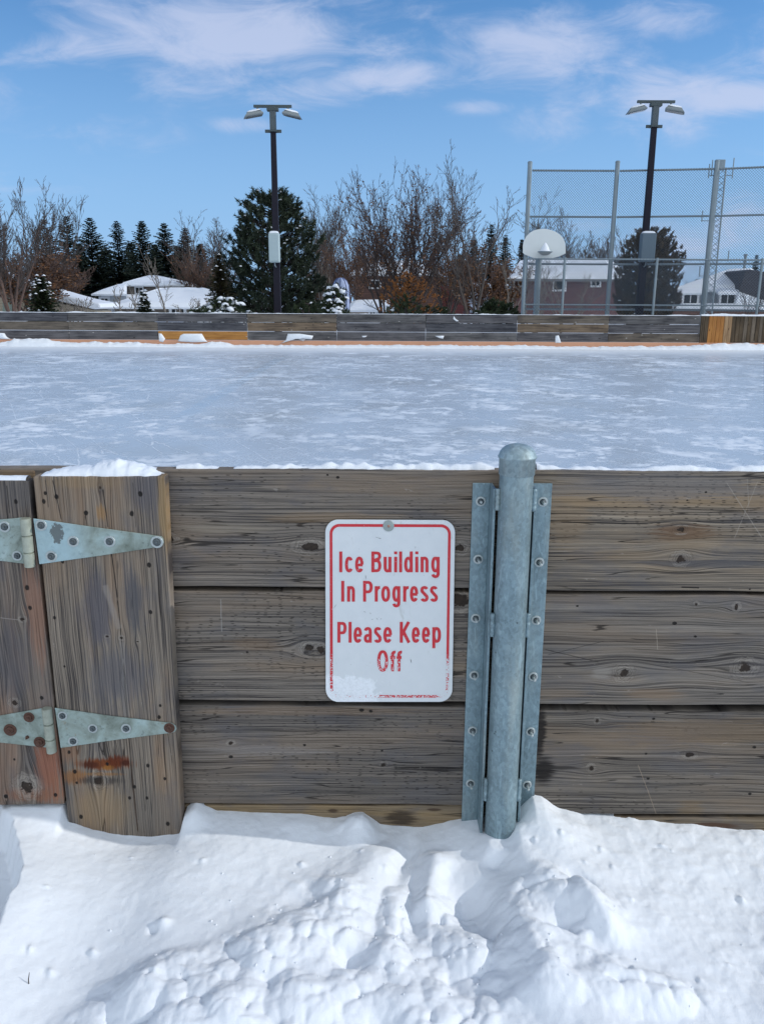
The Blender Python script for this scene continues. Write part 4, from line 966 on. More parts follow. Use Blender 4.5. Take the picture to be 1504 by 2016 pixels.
# ------------------------------------------------------------------ floodlight poles
DKP = plain('dark_bronze_pole', (.012, .011, .020), .6, 0, .2, 3, 0, .2)
BXM = plain('pale_grey_enamel', (.36, .45, .47), .45, 0, .05, 3)
BXD = plain('dull_grey_enamel', (.085, .125, .16), .5, 0, .08, 3)
DKG = plain('dark_galvanised', (.055, .075, .08), .55, .2, .2, 6)
HSG = plain('lamp_housing', (.20, .23, .24), .45, .2, .1, 4)
GLS = plain('lamp_glass', (.16, .18, .19), .15, 0)
def flood_pole(base_px, top_px, top_py, Y, label, box, turn):
    B = at(base_px, 616, Y); T = at(top_px, top_py, Y)
    X = T.x; zt_ = T.z
    root = thing('flood_light', (X, Y, .3), label, 'light pole', 'floodlight poles behind the far boards')
    pb = MB(); hw0, hw1 = .115, .082
    zs = .3; ze = zt_ - .75
    vs = [(X + sx * (hw0 if z_ == zs else hw1), Y + sy * (hw0 if z_ == zs else hw1), z_) for z_ in (zs, ze) for sx, sy in ((-1, -1), (1, -1), (1, 1), (-1, 1))]
    pb.add(vs, [(0, 1, 5, 4), (1, 2, 6, 5), (2, 3, 7, 6), (3, 0, 4, 7), (4, 5, 6, 7)]); pb.build('pole', DKP, root, bevel=.012, seg=2)
    ub = MB().bx((X - .095, Y - .095, ze + .002), (X + .095, Y + .095, zt_ - .04))
    ub.build('pole_head', plain('grey_pole_head', (.07, .09, .10), .5, .2, .3, 6), root, bevel=.01, seg=1)
    MB().bx((X - .26, Y - .03, ze - .04), (X + .26, Y + .03, ze + .05)).box((X, Y, ze), (.27, .27, .05)).build('bracket', DKG, root, bevel=.005, seg=1)
    cb = MB().bx((X - .60, Y - .04, zt_ - .06), (X + .60, Y + .04, zt_ + .02)); cb.bx((X - .18, Y - .11, zt_ - .16), (X + .18, Y + .11, zt_ - .062))
    cb.build('crossarm', DKG, root, bevel=.006, seg=1)
    for sd_ in (-1, 1):
        hx = X + sd_ * .56; hb = MB()
        hb.tube([(hx - sd_ * .08, Y, zt_ - .06), (hx - sd_ * .08, Y, zt_ - .17)], .035, 8)
        rot = Matrix.Rotation(R(sd_ * 12), 3, 'Y') @ Matrix.Rotation(R(turn), 3, 'Z')
        c_ = Vector((hx + sd_ * .02, Y - .02, zt_ - .27)); SCL = .74
        L0 = [(-.40, -.20, -.02), (.40, -.24, -.02), (.46, .20, -.02), (-.34, .24, -.02)]
        L1 = [(-.30, -.15, .10), (.26, -.19, .12), (.30, .16, .12), (-.26, .18, .10)]
        Lb = [(-.38, -.18, -.07), (.44, -.22, -.06), (.50, .18, -.06), (-.32, .22, -.07)]
        q = lambda L, f_=1: [c_ + rot @ (Vector((p[0] * sd_, p[1], p[2])) * SCL) for p in L]
        vs = q(Lb) + q(L0) + q(L1)
        hb.add(vs, [(0, 1, 5, 4), (1, 2, 6, 5), (2, 3, 7, 6), (3, 0, 4, 7), (4, 5, 9, 8), (5, 6, 10, 9), (6, 7, 11, 10), (7, 4, 8, 11), (8, 9, 10, 11), (3, 2, 1, 0)])
        ho_ = hb.build('lamp_head', HSG, root, bevel=.012, seg=2)
        g0 = [c_ + rot @ (Vector((p[0] * sd_ * .8 + .02, p[1] * .8, -.080)) * SCL) for p in Lb]
        MB().prism(g0, (0, 0, .008)).build('lens', GLS, ho_)
        s_ = MB(); N_ = 10; sv = []
        for i in range(N_ + 1):
            for j in range(7):
                a, b = -1 + 2 * i / N_, -1 + 2 * j / 6; e = max(0, 1 - a ** 4) * max(0, 1 - b ** 4)
                sv.append(c_ + rot @ (Vector(((a * .31) * sd_, b * .18, .105 + .085 * e ** .5 + .01 * (f2d(a + sd_, b, 3, 5) - .5))) * SCL))
        s_.add(sv, [(i * 7 + j, i * 7 + j + 1, (i + 1) * 7 + j + 1, (i + 1) * 7 + j) for i in range(N_) for j in range(6)])
        so_ = s_.build('snow_heap', SNOWF, None, origin=tuple(c_), smooth=True)
        tag(so_, 'snow lying on the %s lamp head of the %s floodlight pole' % ('left' if sd_ < 0 else 'right', 'left' if px_side < 0 else 'right'), 'snow')
    (bx0, by0, bx1, by1) = box
    a = at(bx0, by0, Y - .25); b = at(bx1, by1, Y - .25)
    bb = MB().bx((a.x, Y - .42, b.z), (b.x, Y - .13, a.z)); bb.build('control_box', BXM if px_side < 0 else BXD, root, bevel=.05, seg=3)
    MB().bx((a.x + .03, Y - .43, b.z + .05), (b.x - .03, Y - .421, a.z - .06)).build('box_door', BXM if px_side < 0 else BXD, root, bevel=.004, seg=1)
    MB().tube([((a.x + b.x) / 2, Y - .25, b.z), ((a.x + b.x) / 2, Y - .25, b.z - .10), (X, Y - .13, b.z - .14)], .02, 6).build('conduit', GALVF, root)
    sc_ = MB(); w2 = (b.x - a.x) / 2; cx_ = (a.x + b.x) / 2; sv = []
    for i in range(9):
        for j in range(7):
            u_, v_ = -1 + i / 4, -1 + j / 3
            sv.append((cx_ + u_ * w2 * .92, Y - .275 + v_ * .13, a.z - .005 + .07 * max(0, (1 - u_ ** 4) * (1 - v_ ** 4)) ** .5))
    sc_.add(sv, [(i * 7 + j, i * 7 + j + 1, (i + 1) * 7 + j + 1, (i + 1) * 7 + j) for i in range(8) for j in range(6)])
    tag(sc_.build('snow_heap', SNOWF, None, origin=(cx_, Y - .27, a.z), smooth=True), 'little snow cap on the control box of the %s pole' % ('left' if px_side < 0 else 'right'), 'snow')
px_side = -1
flood_pole(546, 537, 208, 28.3, 'left floodlight pole with two snowy lamp heads in front of the big pine', (529.5, 459, 552, 517), 6)
px_side = 1
flood_pole(1258, 1291, 199, 28.6, 'right floodlight pole seen through the tall chain link fence', (1261, 459, 1285, 516), -8)

# ------------------------------------------------------------------ chain link fences
def link_mesh_panel(p0, p1, z0, z1, pitch=.060, r=.0042):
    """woven wire between two uprights: real diagonal wires, clipped to the panel"""
    p0 = Vector(p0); p1 = Vector(p1); L = (p1 - p0).length; ex = (p1 - p0) / L; H_ = z1 - z0; mb = MB()
    nrm = Vector((-ex.y, ex.x, 0))
    for s_ in (1, -1):
        k_ = -H_ if s_ == 1 else 0; end = L if s_ == 1 else L + H_
        while k_ < end:
            if s_ == 1: u0, v0_ = (k_, 0) if k_ >= 0 else (0, -k_); u1 = min(L, k_ + H_); v1_ = u1 - k_
            else: u0, v0_ = (k_, 0) if k_ <= L else (L, k_ - L); u1 = max(0, k_ - H_); v1_ = k_ - u1
            if abs(u1 - u0) > .02:
                a = p0 + ex * u0 + Vector((0, 0, z0 + v0_)) + nrm * (.003 * s_); b = p0 + ex * u1 + Vector((0, 0, z0 + v1_)) + nrm * (.003 * s_)
                mb.tube([a, b], r, 3, cap=False)
            k_ += pitch * math.sqrt(2) / 1.0
    # knuckled top edge
    k_ = 0
    while k_ < L:
        a = p0 + ex * k_ + Vector((0, 0, z1 - .02)); mb.tube([a, a + ex * .02 + Vector((0, 0, .06)), a + ex * .04 + Vector((0, 0, .0))], r * 1.4, 3, cap=False); k_ += pitch * math.sqrt(2)
    return mb
TY = [29.0, 29.0, 28.5, 27.75]; tpx = [(1043, 321), (1215.5, 320), (1411, 318), (1575, 316)]
tp = [at(a, b, y_) for (a, b), y_ in zip(tpx, TY)]
bk = thing('chain_link_backstop', (tp[1].x, 29.0, .3), 'tall grey chain link fence with three rails behind the backboard', 'fence')
zt_ = at(1130, 336, 29).z; zm_ = at(1130, 427, 29).z; zl_ = at(1130, 520, 29).z; zb_ = at(1130, 606, 29).z
for i, p in enumerate(tp):
    MB().tube([(p.x, p.y, .3), (p.x, p.y, p.z)], .076, 14).lathe([(.080, 0), (.080, .03), (.05, .055), (0, .06)], (p.x, p.y, p.z), n=14).build('post', GALVF, bk, smooth=False)
for i in range(3):
    a, b = tp[i], tp[i + 1]
    for z_ in (zt_, zm_, zl_, zb_ - .05):
        MB().tube([(a.x + .09, a.y, z_), (b.x - .09, b.y, z_)], .032, 8).build('rail', GALVF, bk)
    link_mesh_panel((a.x + .09, a.y - .03, 0), (b.x - .09, b.y - .03, 0), zb_ - .05, zt_).build('wire_mesh', WIRE, bk)
lf = thing('chain_link_fence', (at(1150, 510, 27.7).x, 27.6, .3), 'low chain link fence standing just behind the far boards', 'fence')
LYc = 27.6; zt2_ = at(1130, 510, LYc).z; zb2_ = at(1130, 600, LYc).z; zb3_ = at(1130, 613, LYc).z
xsP = [at(1034, 512, LYc).x, at(1111.5, 512, LYc).x, at(1293, 512, LYc).x, at(1500, 512, LYc).x, at(1700, 512, LYc).x]
for x_ in xsP: MB().tube([(x_, LYc, .3), (x_, LYc, zt2_ + .05)], .042, 10).build('post', GALVF, lf)
for z_ in (zt2_, zb2_): MB().tube([(xsP[0], LYc, z_), (xsP[-1], LYc, z_)], .026, 8).build('rail', GALVF, lf)
link_mesh_panel((xsP[0], LYc - .02, 0), (xsP[-1], LYc - .02, 0), .9, zt2_, .07).build('wire_mesh', WIRE, lf)

# ------------------------------------------------------------------ basketball hoop
BY = 27.9
hp = thing('basketball_hoop', (at(1055, 560, 28.2).x, 28.2, .3), 'white fan shaped basketball backboard on grey poles', 'basketball hoop')
BW = plain('backboard_white', (.62, .66, .66), .4, 0, .04, 3)
fan = [(1029, 492), (1029, 483), (1031, 474), (1036, 465), (1043, 458), (1052, 453), (1062, 451), (1072, 450.5), (1083, 452.5), (1093, 456), (1102, 462), (1108, 469), (1112, 478), (1113, 489), (1113, 499),
       (1100, 505), (1085, 509), (1070, 510.5), (1055, 509), (1042, 505), (1033, 501), (1029, 498)]
MB().prism([at(*p, BY) for p in fan], (0, .035, 0)).build('backboard', BW, hp, bevel=.008, seg=2)
pc = at(1056, 560, 28.2)
MB().tube([(at(1060, 512, 28.2).x, 28.2, .3), (at(1060, 512, 28.2).x, 28.2, at(1060, 500, 28.2).z)], .10, 14).build('pole', GALVF, hp)
MB().tube([(at(1060, 512, 28.2).x, 28.2, at(1060, 503, 28.2).z), (at(1068, 500, 27.97).x, BY + .04, at(1068, 500, 27.95).z)], .05, 8).build('arm', GALVF, hp)
rc_ = at(1073, 497, 27.6)
rim = MB(); rr_ = .225
pts = [(rc_.x + rr_ * math.cos(t), 27.63 + rr_ * math.sin(t), at(1073, 496, 27.7).z) for t in [2 * math.pi * k / 28 for k in range(29)]]
rim.tube(pts, .017, 6, cap=False); rim.tube([(rc_.x - .09, BY, pts[0][2] - .01), (rc_.x - .06, BY - .06, pts[0][2])], .03, 6); rim.tube([(rc_.x + .09, BY, pts[0][2] - .01), (rc_.x + .06, BY - .06, pts[0][2])], .03, 6)
rim.build('rim', GALVF, hp)
sb = MB(); zr = pts[0][2]; vs = []
for k_, (r_, z_) in enumerate([(.225, -.012), (.15, -.07), (.10, -.10)]): vs += [(rc_.x + r_ * math.cos(2 * math.pi * i / 20), 27.63 + r_ * math.sin(2 * math.pi * i / 20), zr + z_) for i in range(20)]
sb.add(vs, [(k_ * 20 + i, k_ * 20 + (i + 1) % 20, (k_ + 1) * 20 + (i + 1) % 20, (k_ + 1) * 20 + i) for k_ in range(2) for i in range(20)])
sb.build('net_basket', plain('basket_grey', (.25, .27, .27), .6, .2), hp)
sb = MB(); sb.lathe([(.20, .0), (.14, .05), (.11, .14), (.06, .22), (.015, .28), (0, .285)], (rc_.x, 27.66, zr), n=18)
tag(sb.build('snow_heap', SNOWF, None, origin=(rc_.x, 27.66, zr), smooth=True), 'pointed heap of snow sitting in the basketball rim', 'snow')

# ------------------------------------------------------------------ lattice mast behind the fence
MY = 46.0
ma = thing('antenna_mast', (at(1412, 560, MY).x, MY, .3), 'slender lattice antenna mast rising behind the tall fence post', 'mast')
mt_ = at(1419, 331, MY); mx = mt_.x; lb = MB(); hwm = .17
legs = [(-hwm, -.2), (hwm, -.2), (0, .3)]
for lx, ly in legs: MB().tube([(mx + lx * 1.25, MY + ly, .3), (mx + lx, MY + ly, mt_.z)], .045, 5).build('leg', GALVF, ma)
for i in range(26):
    z0_, z1_ = .4 + (mt_.z - .4) * i / 26, .4 + (mt_.z - .4) * (i + 1) / 26
    for (a, b) in ((0, 1), (1, 2), (2, 0)):
        if i % 2: a, b = b, a
        lb.tube([(mx + legs[a][0] * 1.1, MY + legs[a][1], z0_), (mx + legs[b][0] * 1.1, MY + legs[b][1], z1_)], .018, 3, cap=False)
lb.build('lattice', GALVF, ma)
ab = MB(); ab.bx((mx - .24, MY - .15, mt_.z - .1), (mx + .14, MY + .15, mt_.z + .4)); ab.build('antenna_box', GALVF, ma, bevel=.03)
def rod(name, pts_, r_): MB().tube(pts_, r_, 5).build(name, GALVF, ma)
for dx_, h0, h1 in ((-.62, -.5, .2), (-.48, -.4, .4), (.62, -.5, .5)): 
    rod('antenna', [(mx + dx_, MY, mt_.z + h0), (mx + dx_, MY, mt_.z + h1)], .03)
    rod('antenna_arm', [(mx + (.25 if dx_ > 0 else -.3), MY, mt_.z - .35), (mx + dx_, MY, mt_.z - .35)], .025)
for zz, dx_ in ((-2.6, -.75), (-5.4, -.6), (-4.6, .85)):
    rod('antenna_arm', [(mx, MY, mt_.z + zz), (mx + dx_, MY, mt_.z + zz)], .022); rod('antenna', [(mx + dx_, MY, mt_.z + zz - .05), (mx + dx_, MY, mt_.z + zz + .5)], .03)

# =================================================================== HOUSES
def win(parent, x0p, y0p, x1p, y1p, Y, frame=None, mull=1, fw=.09):
    """window from a pixel rectangle on a wall plane: frame proud of the wall, dark pane set in, mullions"""
    a = at(x0p, y0p, Y); b = at(x1p, y1p, Y); x0, x1, z0, z1 = a.x, b.x, b.z, a.z
    f = MB()
    f.bx((x0 - fw, Y - .08, z1), (x1 + fw, Y + .05, z1 + fw)); f.bx((x0 - fw, Y - .10, z0 - fw * 1.2), (x1 + fw, Y + .05, z0))
    f.bx((x0 - fw, Y - .08, z0), (x0, Y + .05, z1)); f.bx((x1, Y - .08, z0), (x1 + fw, Y + .05, z1))
    for k_ in range(mull):
        xm = x0 + (x1 - x0) * (k_ + 1) / (mull + 1); f.bx((xm - .03, Y - .06, z0), (xm + .03, Y + .02, z1))
    o_ = f.build('window', WHT if frame is None else frame, parent)
    MB().bx((x0, Y - .035, z0), (x1, Y - .02, z1)).build('pane', PANE, o_)
    return o_
WHT = plain('white_trim', (.72, .74, .76), .6); PANE = plain('window_pane', (.015, .018, .022), .35, 0, .5, .8, 0, .25)
def M_brick(name, a, b, mortar):
    mt, n = newmat(name); x, y, z = n.sep(n.pos())
    br = n.n.new('ShaderNodeTexBrick'); n.l.new(n.xyz(n.m('ADD', x, y), z, 0), br.inputs['Vector'])
    n.put(br.inputs['Color1'], a); n.put(br.inputs['Color2'], b); n.put(br.inputs['Mortar'], mortar)
    br.inputs['Scale'].default_value = 1.0; br.inputs['Brick Width'].default_value = .5; br.inputs['Row Height'].default_value = .17
    br.inputs['Mortar Size'].default_value = .022
    c = n.mix(n.ss(n.noise(n.pos(), 1.2, 4), .35, .7, 0, .4), br.outputs[0], tuple(k * .7 for k in a))
    n.bsdf(c, .85, 0, .25); return mt
RED = M_brick('red_brick', (.175, .10, .10), (.14, .082, .085), (.13, .07, .075))
TAUPE = M_brick('taupe_brick', (.21, .18, .15), (.16, .14, .12), (.12, .10, .09))
BEIGE = M_brick('beige_siding', (.46, .40, .31), (.42, .36, .28), (.36, .31, .24))
def house_poly(parent, name, pix, Y, depth, mat, bevel=0):
    P_ = [at(px, py, Y) for px, py in pix]
    return MB().prism(P_, (0, depth, 0)).build(name, mat, parent, bevel=bevel)
def roof_slab(parent, c4, th, mat=None, name='roof', sub=9):
    """snow covered roof plane through four 3D corners, rounded at its edges"""
    A, B, C_, D = [Vector(p) for p in c4]; vs = []; fs = []
    nrm = (B - A).cross(D - A).normalized()
    if nrm.z < 0: nrm = -nrm
    for i in range(sub + 1):
        for j in range(sub + 1):
            u, v = i / sub, j / sub
            p = (A * (1 - u) + B * u) * (1 - v) + (D * (1 - u) + C_ * u) * v
            e = (max(0, 1 - (2 * u - 1) ** 8) * max(0, 1 - (2 * v - 1) ** 8)) ** .4
            vs.append(p + nrm * (th * e * (1 + .35 * (f2d(p.x * .8, p.y * .8, 1, 3) - .5))))
    n_ = sub + 1; fs = [(i * n_ + j, i * n_ + j + 1, (i + 1) * n_ + j + 1, (i + 1) * n_ + j) for i in range(sub) for j in range(sub)]
    k_ = len(vs); vs += [A - nrm * .12, B - nrm * .12, C_ - nrm * .12, D - nrm * .12]; fs += [(k_, k_ + 1, k_ + 2, k_ + 3)]
    edge = [[(i, 0) for i in range(n_)], [(sub, j) for j in range(n_)], [(sub - i, sub) for i in range(n_)], [(0, sub - j) for j in range(n_)]]
    for e_, (a, b) in zip(edge, ((0, 1), (1, 2), (2, 3), (3, 0))):
        ids = [i * n_ + j for i, j in e_]; fs.append(tuple(ids + [k_ + b, k_ + a]))
    return MB().add(vs, fs).build(name, mat or SNOWF, parent, smooth=False)

# red brick house behind the chain link
HY_ = 52.0
h1 = thing('brick_house', (at(1100, 590, HY_).x, HY_, .3), 'long red brick house with a snow covered roof behind the hoop', 'house')
x0 = at(1006, 560, HY_).x; x1 = at(1232, 560, HY_).x; ze = at(1100, 549, HY_).z
MB().prism([(x0, HY_, .2), (x1, HY_, .2), (x1, HY_ + 8, .2), (x0 + 2.4, HY_ + 8, .2)], (0, 0, ze - .2)).build('wall', RED, h1)
zr_ = ze + (at(1100, 513, HY_ + 4).z - ze)
L_, Rr = x0 - .35, x1 + .35
roof_slab(h1, [(L_, HY_ - .45, ze), (Rr, HY_ - .45, ze), (Rr - .2, HY_ + 4.2, zr_), (L_ + 1.5, HY_ + 4.2, zr_)], .22)
roof_slab(h1, [(Rr, HY_ + 8.9, ze), (L_ + 2.8, HY_ + 8.9, ze), (L_ + 1.5, HY_ + 4.2, zr_), (Rr - .2, HY_ + 4.2, zr_)], .22)
MB().bx((L_, HY_ - .47, ze - .16), (Rr, HY_ - .40, ze - .02)).build('gutter', plain('gutter_grey', (.16, .17, .18), .6), h1)
win(h1, 1091, 547, 1111, 570, HY_, mull=0); win(h1, 1165, 548, 1179, 562, HY_, mull=1); win(h1, 1022, 548, 1032, 562, HY_, mull=0)
MB().tube([(x0 + .15, HY_ - .08, .3), (x0 + .15, HY_ - .08, ze)], .05, 6).build('downpipe', WHT, h1)

# snow covered lean-to beside the brick house
h2 = thing('garden_shed', (at(965, 600, 56).x, 56, .3), 'low shed roof buried in snow left of the red brick house', 'shed')
a = at(925, 612, 55); b = at(1002, 612, 55); c_ = at(1002, 560, 61); d_ = at(918, 560, 61)
MB().bx((a.x + .1, 55.1, .2), (b.x - .1, 61, a.z - .05)).build('wall', RED, h2)
roof_slab(h2, [a, b, c_, d_], .3)

# centre house behind the bare trees
CYY = 62.0
h3 = thing('brown_house', (at(770, 590, CYY).x, CYY, .3), 'brown house half hidden behind the bare multi stemmed tree', 'house')
DKBR = M_brick('brown_brick', (.15, .085, .07), (.11, .065, .055), (.09, .06, .05))
MB().bx((at(700, 560, CYY).x, CYY, .2), (at(868, 560, CYY).x, CYY + 8, at(780, 541, CYY).z)).build('wall', DKBR, h3)
e0, e1 = at(688, 540, CYY - .5), at(872, 541, CYY - .5); r0, r1 = at(745, 516, CYY + 4), at(812, 516, CYY + 4)
roof_slab(h3, [e0, e1, r1, r0], .22)
roof_slab(h3, [e0, r0, (r0.x, CYY + 4.2, r0.z), (e0.x, CYY + 8.6, e0.z)], .2); roof_slab(h3, [r1, e1, (e1.x, CYY + 8.6, e1.z), (r1.x, CYY + 4.2, r1.z)], .2)
win(h3, 729, 553, 748, 566, CYY, mull=1); win(h3, 775, 553, 790, 566, CYY, mull=1)
RB = M_brick('dull_red_brick', (.17, .055, .055), (.13, .045, .05), (.1, .05, .05))
MB().bx((at(868, 560, CYY).x + .02, CYY + 1, .2), (at(924, 560, CYY).x, CYY + 7, at(880, 562, CYY).z)).build('side_wall', RB, h3)
win(h3, 893, 570, 903, 580, CYY + 1, mull=0)
g2 = thing('low_house', (at(730, 605, 54).x, 54, .3), 'low tan house with snowy roof and small twin windows', 'house')
MB().bx((at(684, 612, 54).x, 54, .2), (at(800, 612, 54).x, 59, at(740, 610.5, 54).z)).build('wall', M_brick('tan_brick', (.34, .22, .13), (.30, .19, .11), (.22, .15, .1)), g2)
roof_slab(g2, [at(676, 611, 53.6), at(806, 611, 53.6), at(770, 592, 58), at(695, 592, 58)], .16)
win(g2, 729, 614, 738, 624, 54, mull=1, fw=.12); win(g2, 746, 614, 757, 624, 54, mull=1, fw=.12)
play = thing('garden_dome', (at(670, 560, 50).x, 50, .3), 'pale blue tipped dome beside the snow laden spruce', 'tent')
dm = MB(); dc = at(671, 575, 50)
dm.lathe([(.5, -1.2), (.5, .0), (.46, .35), (.34, .62), (.16, .78), (0, .82)], dc, n=20)
dm.build('cover', plain('blue_cover', (.34, .42, .62), .6, 0, .3, 3), play, smooth=True)
rb = MB()
for k_ in range(8):
    t = 2 * math.pi * k_ / 8
    MB().tube([dc + Vector((math.cos(t) * r_, math.sin(t) * r_, z_)) for r_, z_ in [(.51, -1.0), (.51, 0), (.47, .36), (.35, .63), (.17, .79)]], .022, 4).build('rib', plain('blue_rib', (.08, .11, .25), .5), play)

# two storey taupe house on the left
LY_ = 62.0
h4 = thing('split_level_house', (at(300, 590, LY_).x, LY_, .3), 'grey brown split level house with broad snowy hip roofs', 'house')
xa, xb = at(247, 570, LY_ + 4).x, at(356, 570, LY_ + 4).x; zu = at(300, 561, LY_ + 4).z
MB().bx((xa, LY_ + 4, .2), (xb, LY_ + 10, zu)).build('upper_wall', TAUPE, h4)
ap = at(300, 544, LY_ + 7); ap = Vector((ap.x, LY_ + 7, ap.z))
E = [Vector((xa - .4, LY_ + 3.5, zu)), Vector((xb + .4, LY_ + 3.5, zu)), Vector((xb + .4, LY_ + 10.5, zu)), Vector((xa - .4, LY_ + 10.5, zu))]
for i in range(4): roof_slab(h4, [E[i], E[(i + 1) % 4], ap + Vector((.02, 0, 0)), ap - Vector((.02, 0, 0))], .16)
win(h4, 268, 566.5, 282, 577, LY_ + 4, mull=1); win(h4, 310, 566.5, 322, 577, LY_ + 4, mull=1)
# front wing
z4 = at(320, 605, LY_ - 2).z; fx0, fx1 = at(226, 605, LY_ - 2).x, at(480, 605, LY_ - 2).x
MB().bx((fx0, LY_ - 2, .2), (fx1, LY_ + 3.9, z4)).build('lower_wall', TAUPE, h4)
ra, rb2 = at(330, 567, LY_ + 2), at(385, 567, LY_ + 2)
E = [Vector((fx0 - .5, LY_ - 2.5, z4)), Vector((fx1 + .4, LY_ - 2.5, z4)), Vector((fx1 + .4, LY_ + 6, z4)), Vector((fx0 - .5, LY_ + 6, z4))]
roof_slab(h4, [E[0], E[1], rb2, ra], .22); roof_slab(h4, [E[3], E[0], ra, ra + Vector((0, .3, 0))], .2); roof_slab(h4, [E[1], E[2], rb2 + Vector((0, .3, 0)), rb2], .2)
win(h4, 339, 608.5, 363, 622, LY_ - 2, mull=2, fw=.2)
# left wing, white wall
xw0, xw1 = at(196, 590, LY_).x, at(246, 590, LY_).x; zw = at(220, 579, LY_).z
MB().bx((xw0, LY_ + .5, .2), (xw1, LY_ + 6, zw)).build('white_wall', plain('white_siding', (.50, .53, .56), .7, 0, .05, 2), h4)
win(h4, 200, 588, 214, 602, LY_ + .5, mull=1, fw=.16)
roof_slab(h4, [at(180, 579, LY_ - .2), at(250, 579.5, LY_ - .2), at(250, 560, LY_ + 4), at(238, 561, LY_ + 4)], .16)
MB().bx((at(218, 604, LY_ - 1).x, LY_ - 1.2, .2), (at(235, 604, LY_ - 1).x, LY_ - .6, at(220, 603.5, LY_ - 1).z)).build('porch', WHT, h4)

# beige gable at the far left
GY = 50.0
h5 = thing('beige_house', (at(60, 590, GY).x, GY, .3), 'beige house at the left edge with a long snowy roof slope', 'house')
gpx = [(-260, 640), (-260, 590), (-60, 545), (2, 566), (60, 582), (130, 600), (188, 611), (188, 640)]
house_poly(h5, 'wall', gpx, GY, 3, BEIGE)
sl = [(-260, 578), (-60, 522), (6, 545), (60, 562), (110, 577), (150, 588), (196, 597), (199, 606), (186, 609), (130, 596), (60, 578), (0, 561), (-60, 540), (-260, 592)]
house_poly(h5, 'roof', sl, GY - .5, 3.6, SNOWF, bevel=.08)
h5w = MB(); 
wd = at(13, 595, GY)
MB().prism([at(px, py, GY - .05) for px, py in [(6, 620), (6, 596), (9, 588), (15, 584), (21, 588), (25, 600), (26, 620)]], (0, .06, 0)).build('arched_window', plain('green_glass', (.20, .26, .22), .3), h5)

# white house on the right with dormers and dark gable
RY = 58.0
h6 = thing('white_house', (at(1410, 590, RY).x, RY, .3), 'white snowbound house with two dormer windows at right', 'house')
WSD = plain('pale_siding', (.42, .47, .52), .7, 0, .1, 1.5)
MB().bx((at(1326, 580, RY).x, RY, .2), (at(1500, 580, RY).x, RY + 7, at(1400, 569, RY).z)).build('wall', WSD, h6)
P0, P1 = at(1318, 571, RY - .5), at(1462, 572, RY - .5)
roof_slab(h6, [P0, P1, at(1483, 530, RY + 4), at(1440, 532, RY + 4)], .26)
house_poly(h6, 'side_gable', [(1466, 534), (1476, 530.5), (1490, 533), (1560, 545), (1560, 600), (1500, 592), (1454, 577)], RY - 1.2, 4, M_brick('dark_shingle', (.07, .065, .075), (.055, .05, .06), (.035, .035, .04)))
for (wx0, wx1) in ((1346, 1370), (1419, 1443)):
    win(h6, wx0, 580, wx1, 597, RY - .9, mull=1, fw=.13)
    d0 = MB(); a, b = at(wx0 - 4, 577, RY - .8), at(wx1 + 4, 600, RY - .8)
    d0.bx((a.x, RY - .8, b.z), (b.x, RY + .2, a.z)); d0.build('dormer', WSD, h6)
    roof_slab(h6, [(a.x - .25, RY - 1.25, a.z), (b.x + .25, RY - 1.25, a.z), (b.x, RY + .8, a.z + .42), (a.x, RY + .8, a.z + .42)], .14)
roof_slab(h6, [at(1322, 604, RY - 2.2), at(1508, 606, RY - 2.2), at(1508, 600, RY - 1.0), at(1326, 600, RY - 1.0)], .12, name='lower_roof')
MB().bx((at(1324, 605, RY - 2).x, RY - 2, .2), (at(1508, 605, RY - 2).x, RY - .2, at(1400, 603, RY - 2.2).z)).build('lower_wall', DKBR, h6)
ch = at(1464, 530, RY + 3.5)
MB().tube([(ch.x, RY + 3.5, ch.z - .6), (ch.x, RY + 3.5, at(1464, 503, RY + 3.5).z)], .10, 10).lathe([(.0, .12), (.16, .06), (.16, .0), (0, 0)], (ch.x, RY + 3.5, at(1464, 503, RY + 3.5).z), n=10).build('chimney', GALVF, h6)
house_poly(h6, 'snow_slide', [(1455, 574), (1500, 590), (1530, 594), (1530, 610), (1444, 610)], RY - 1.5, .5, SNOWF, bevel=.1)

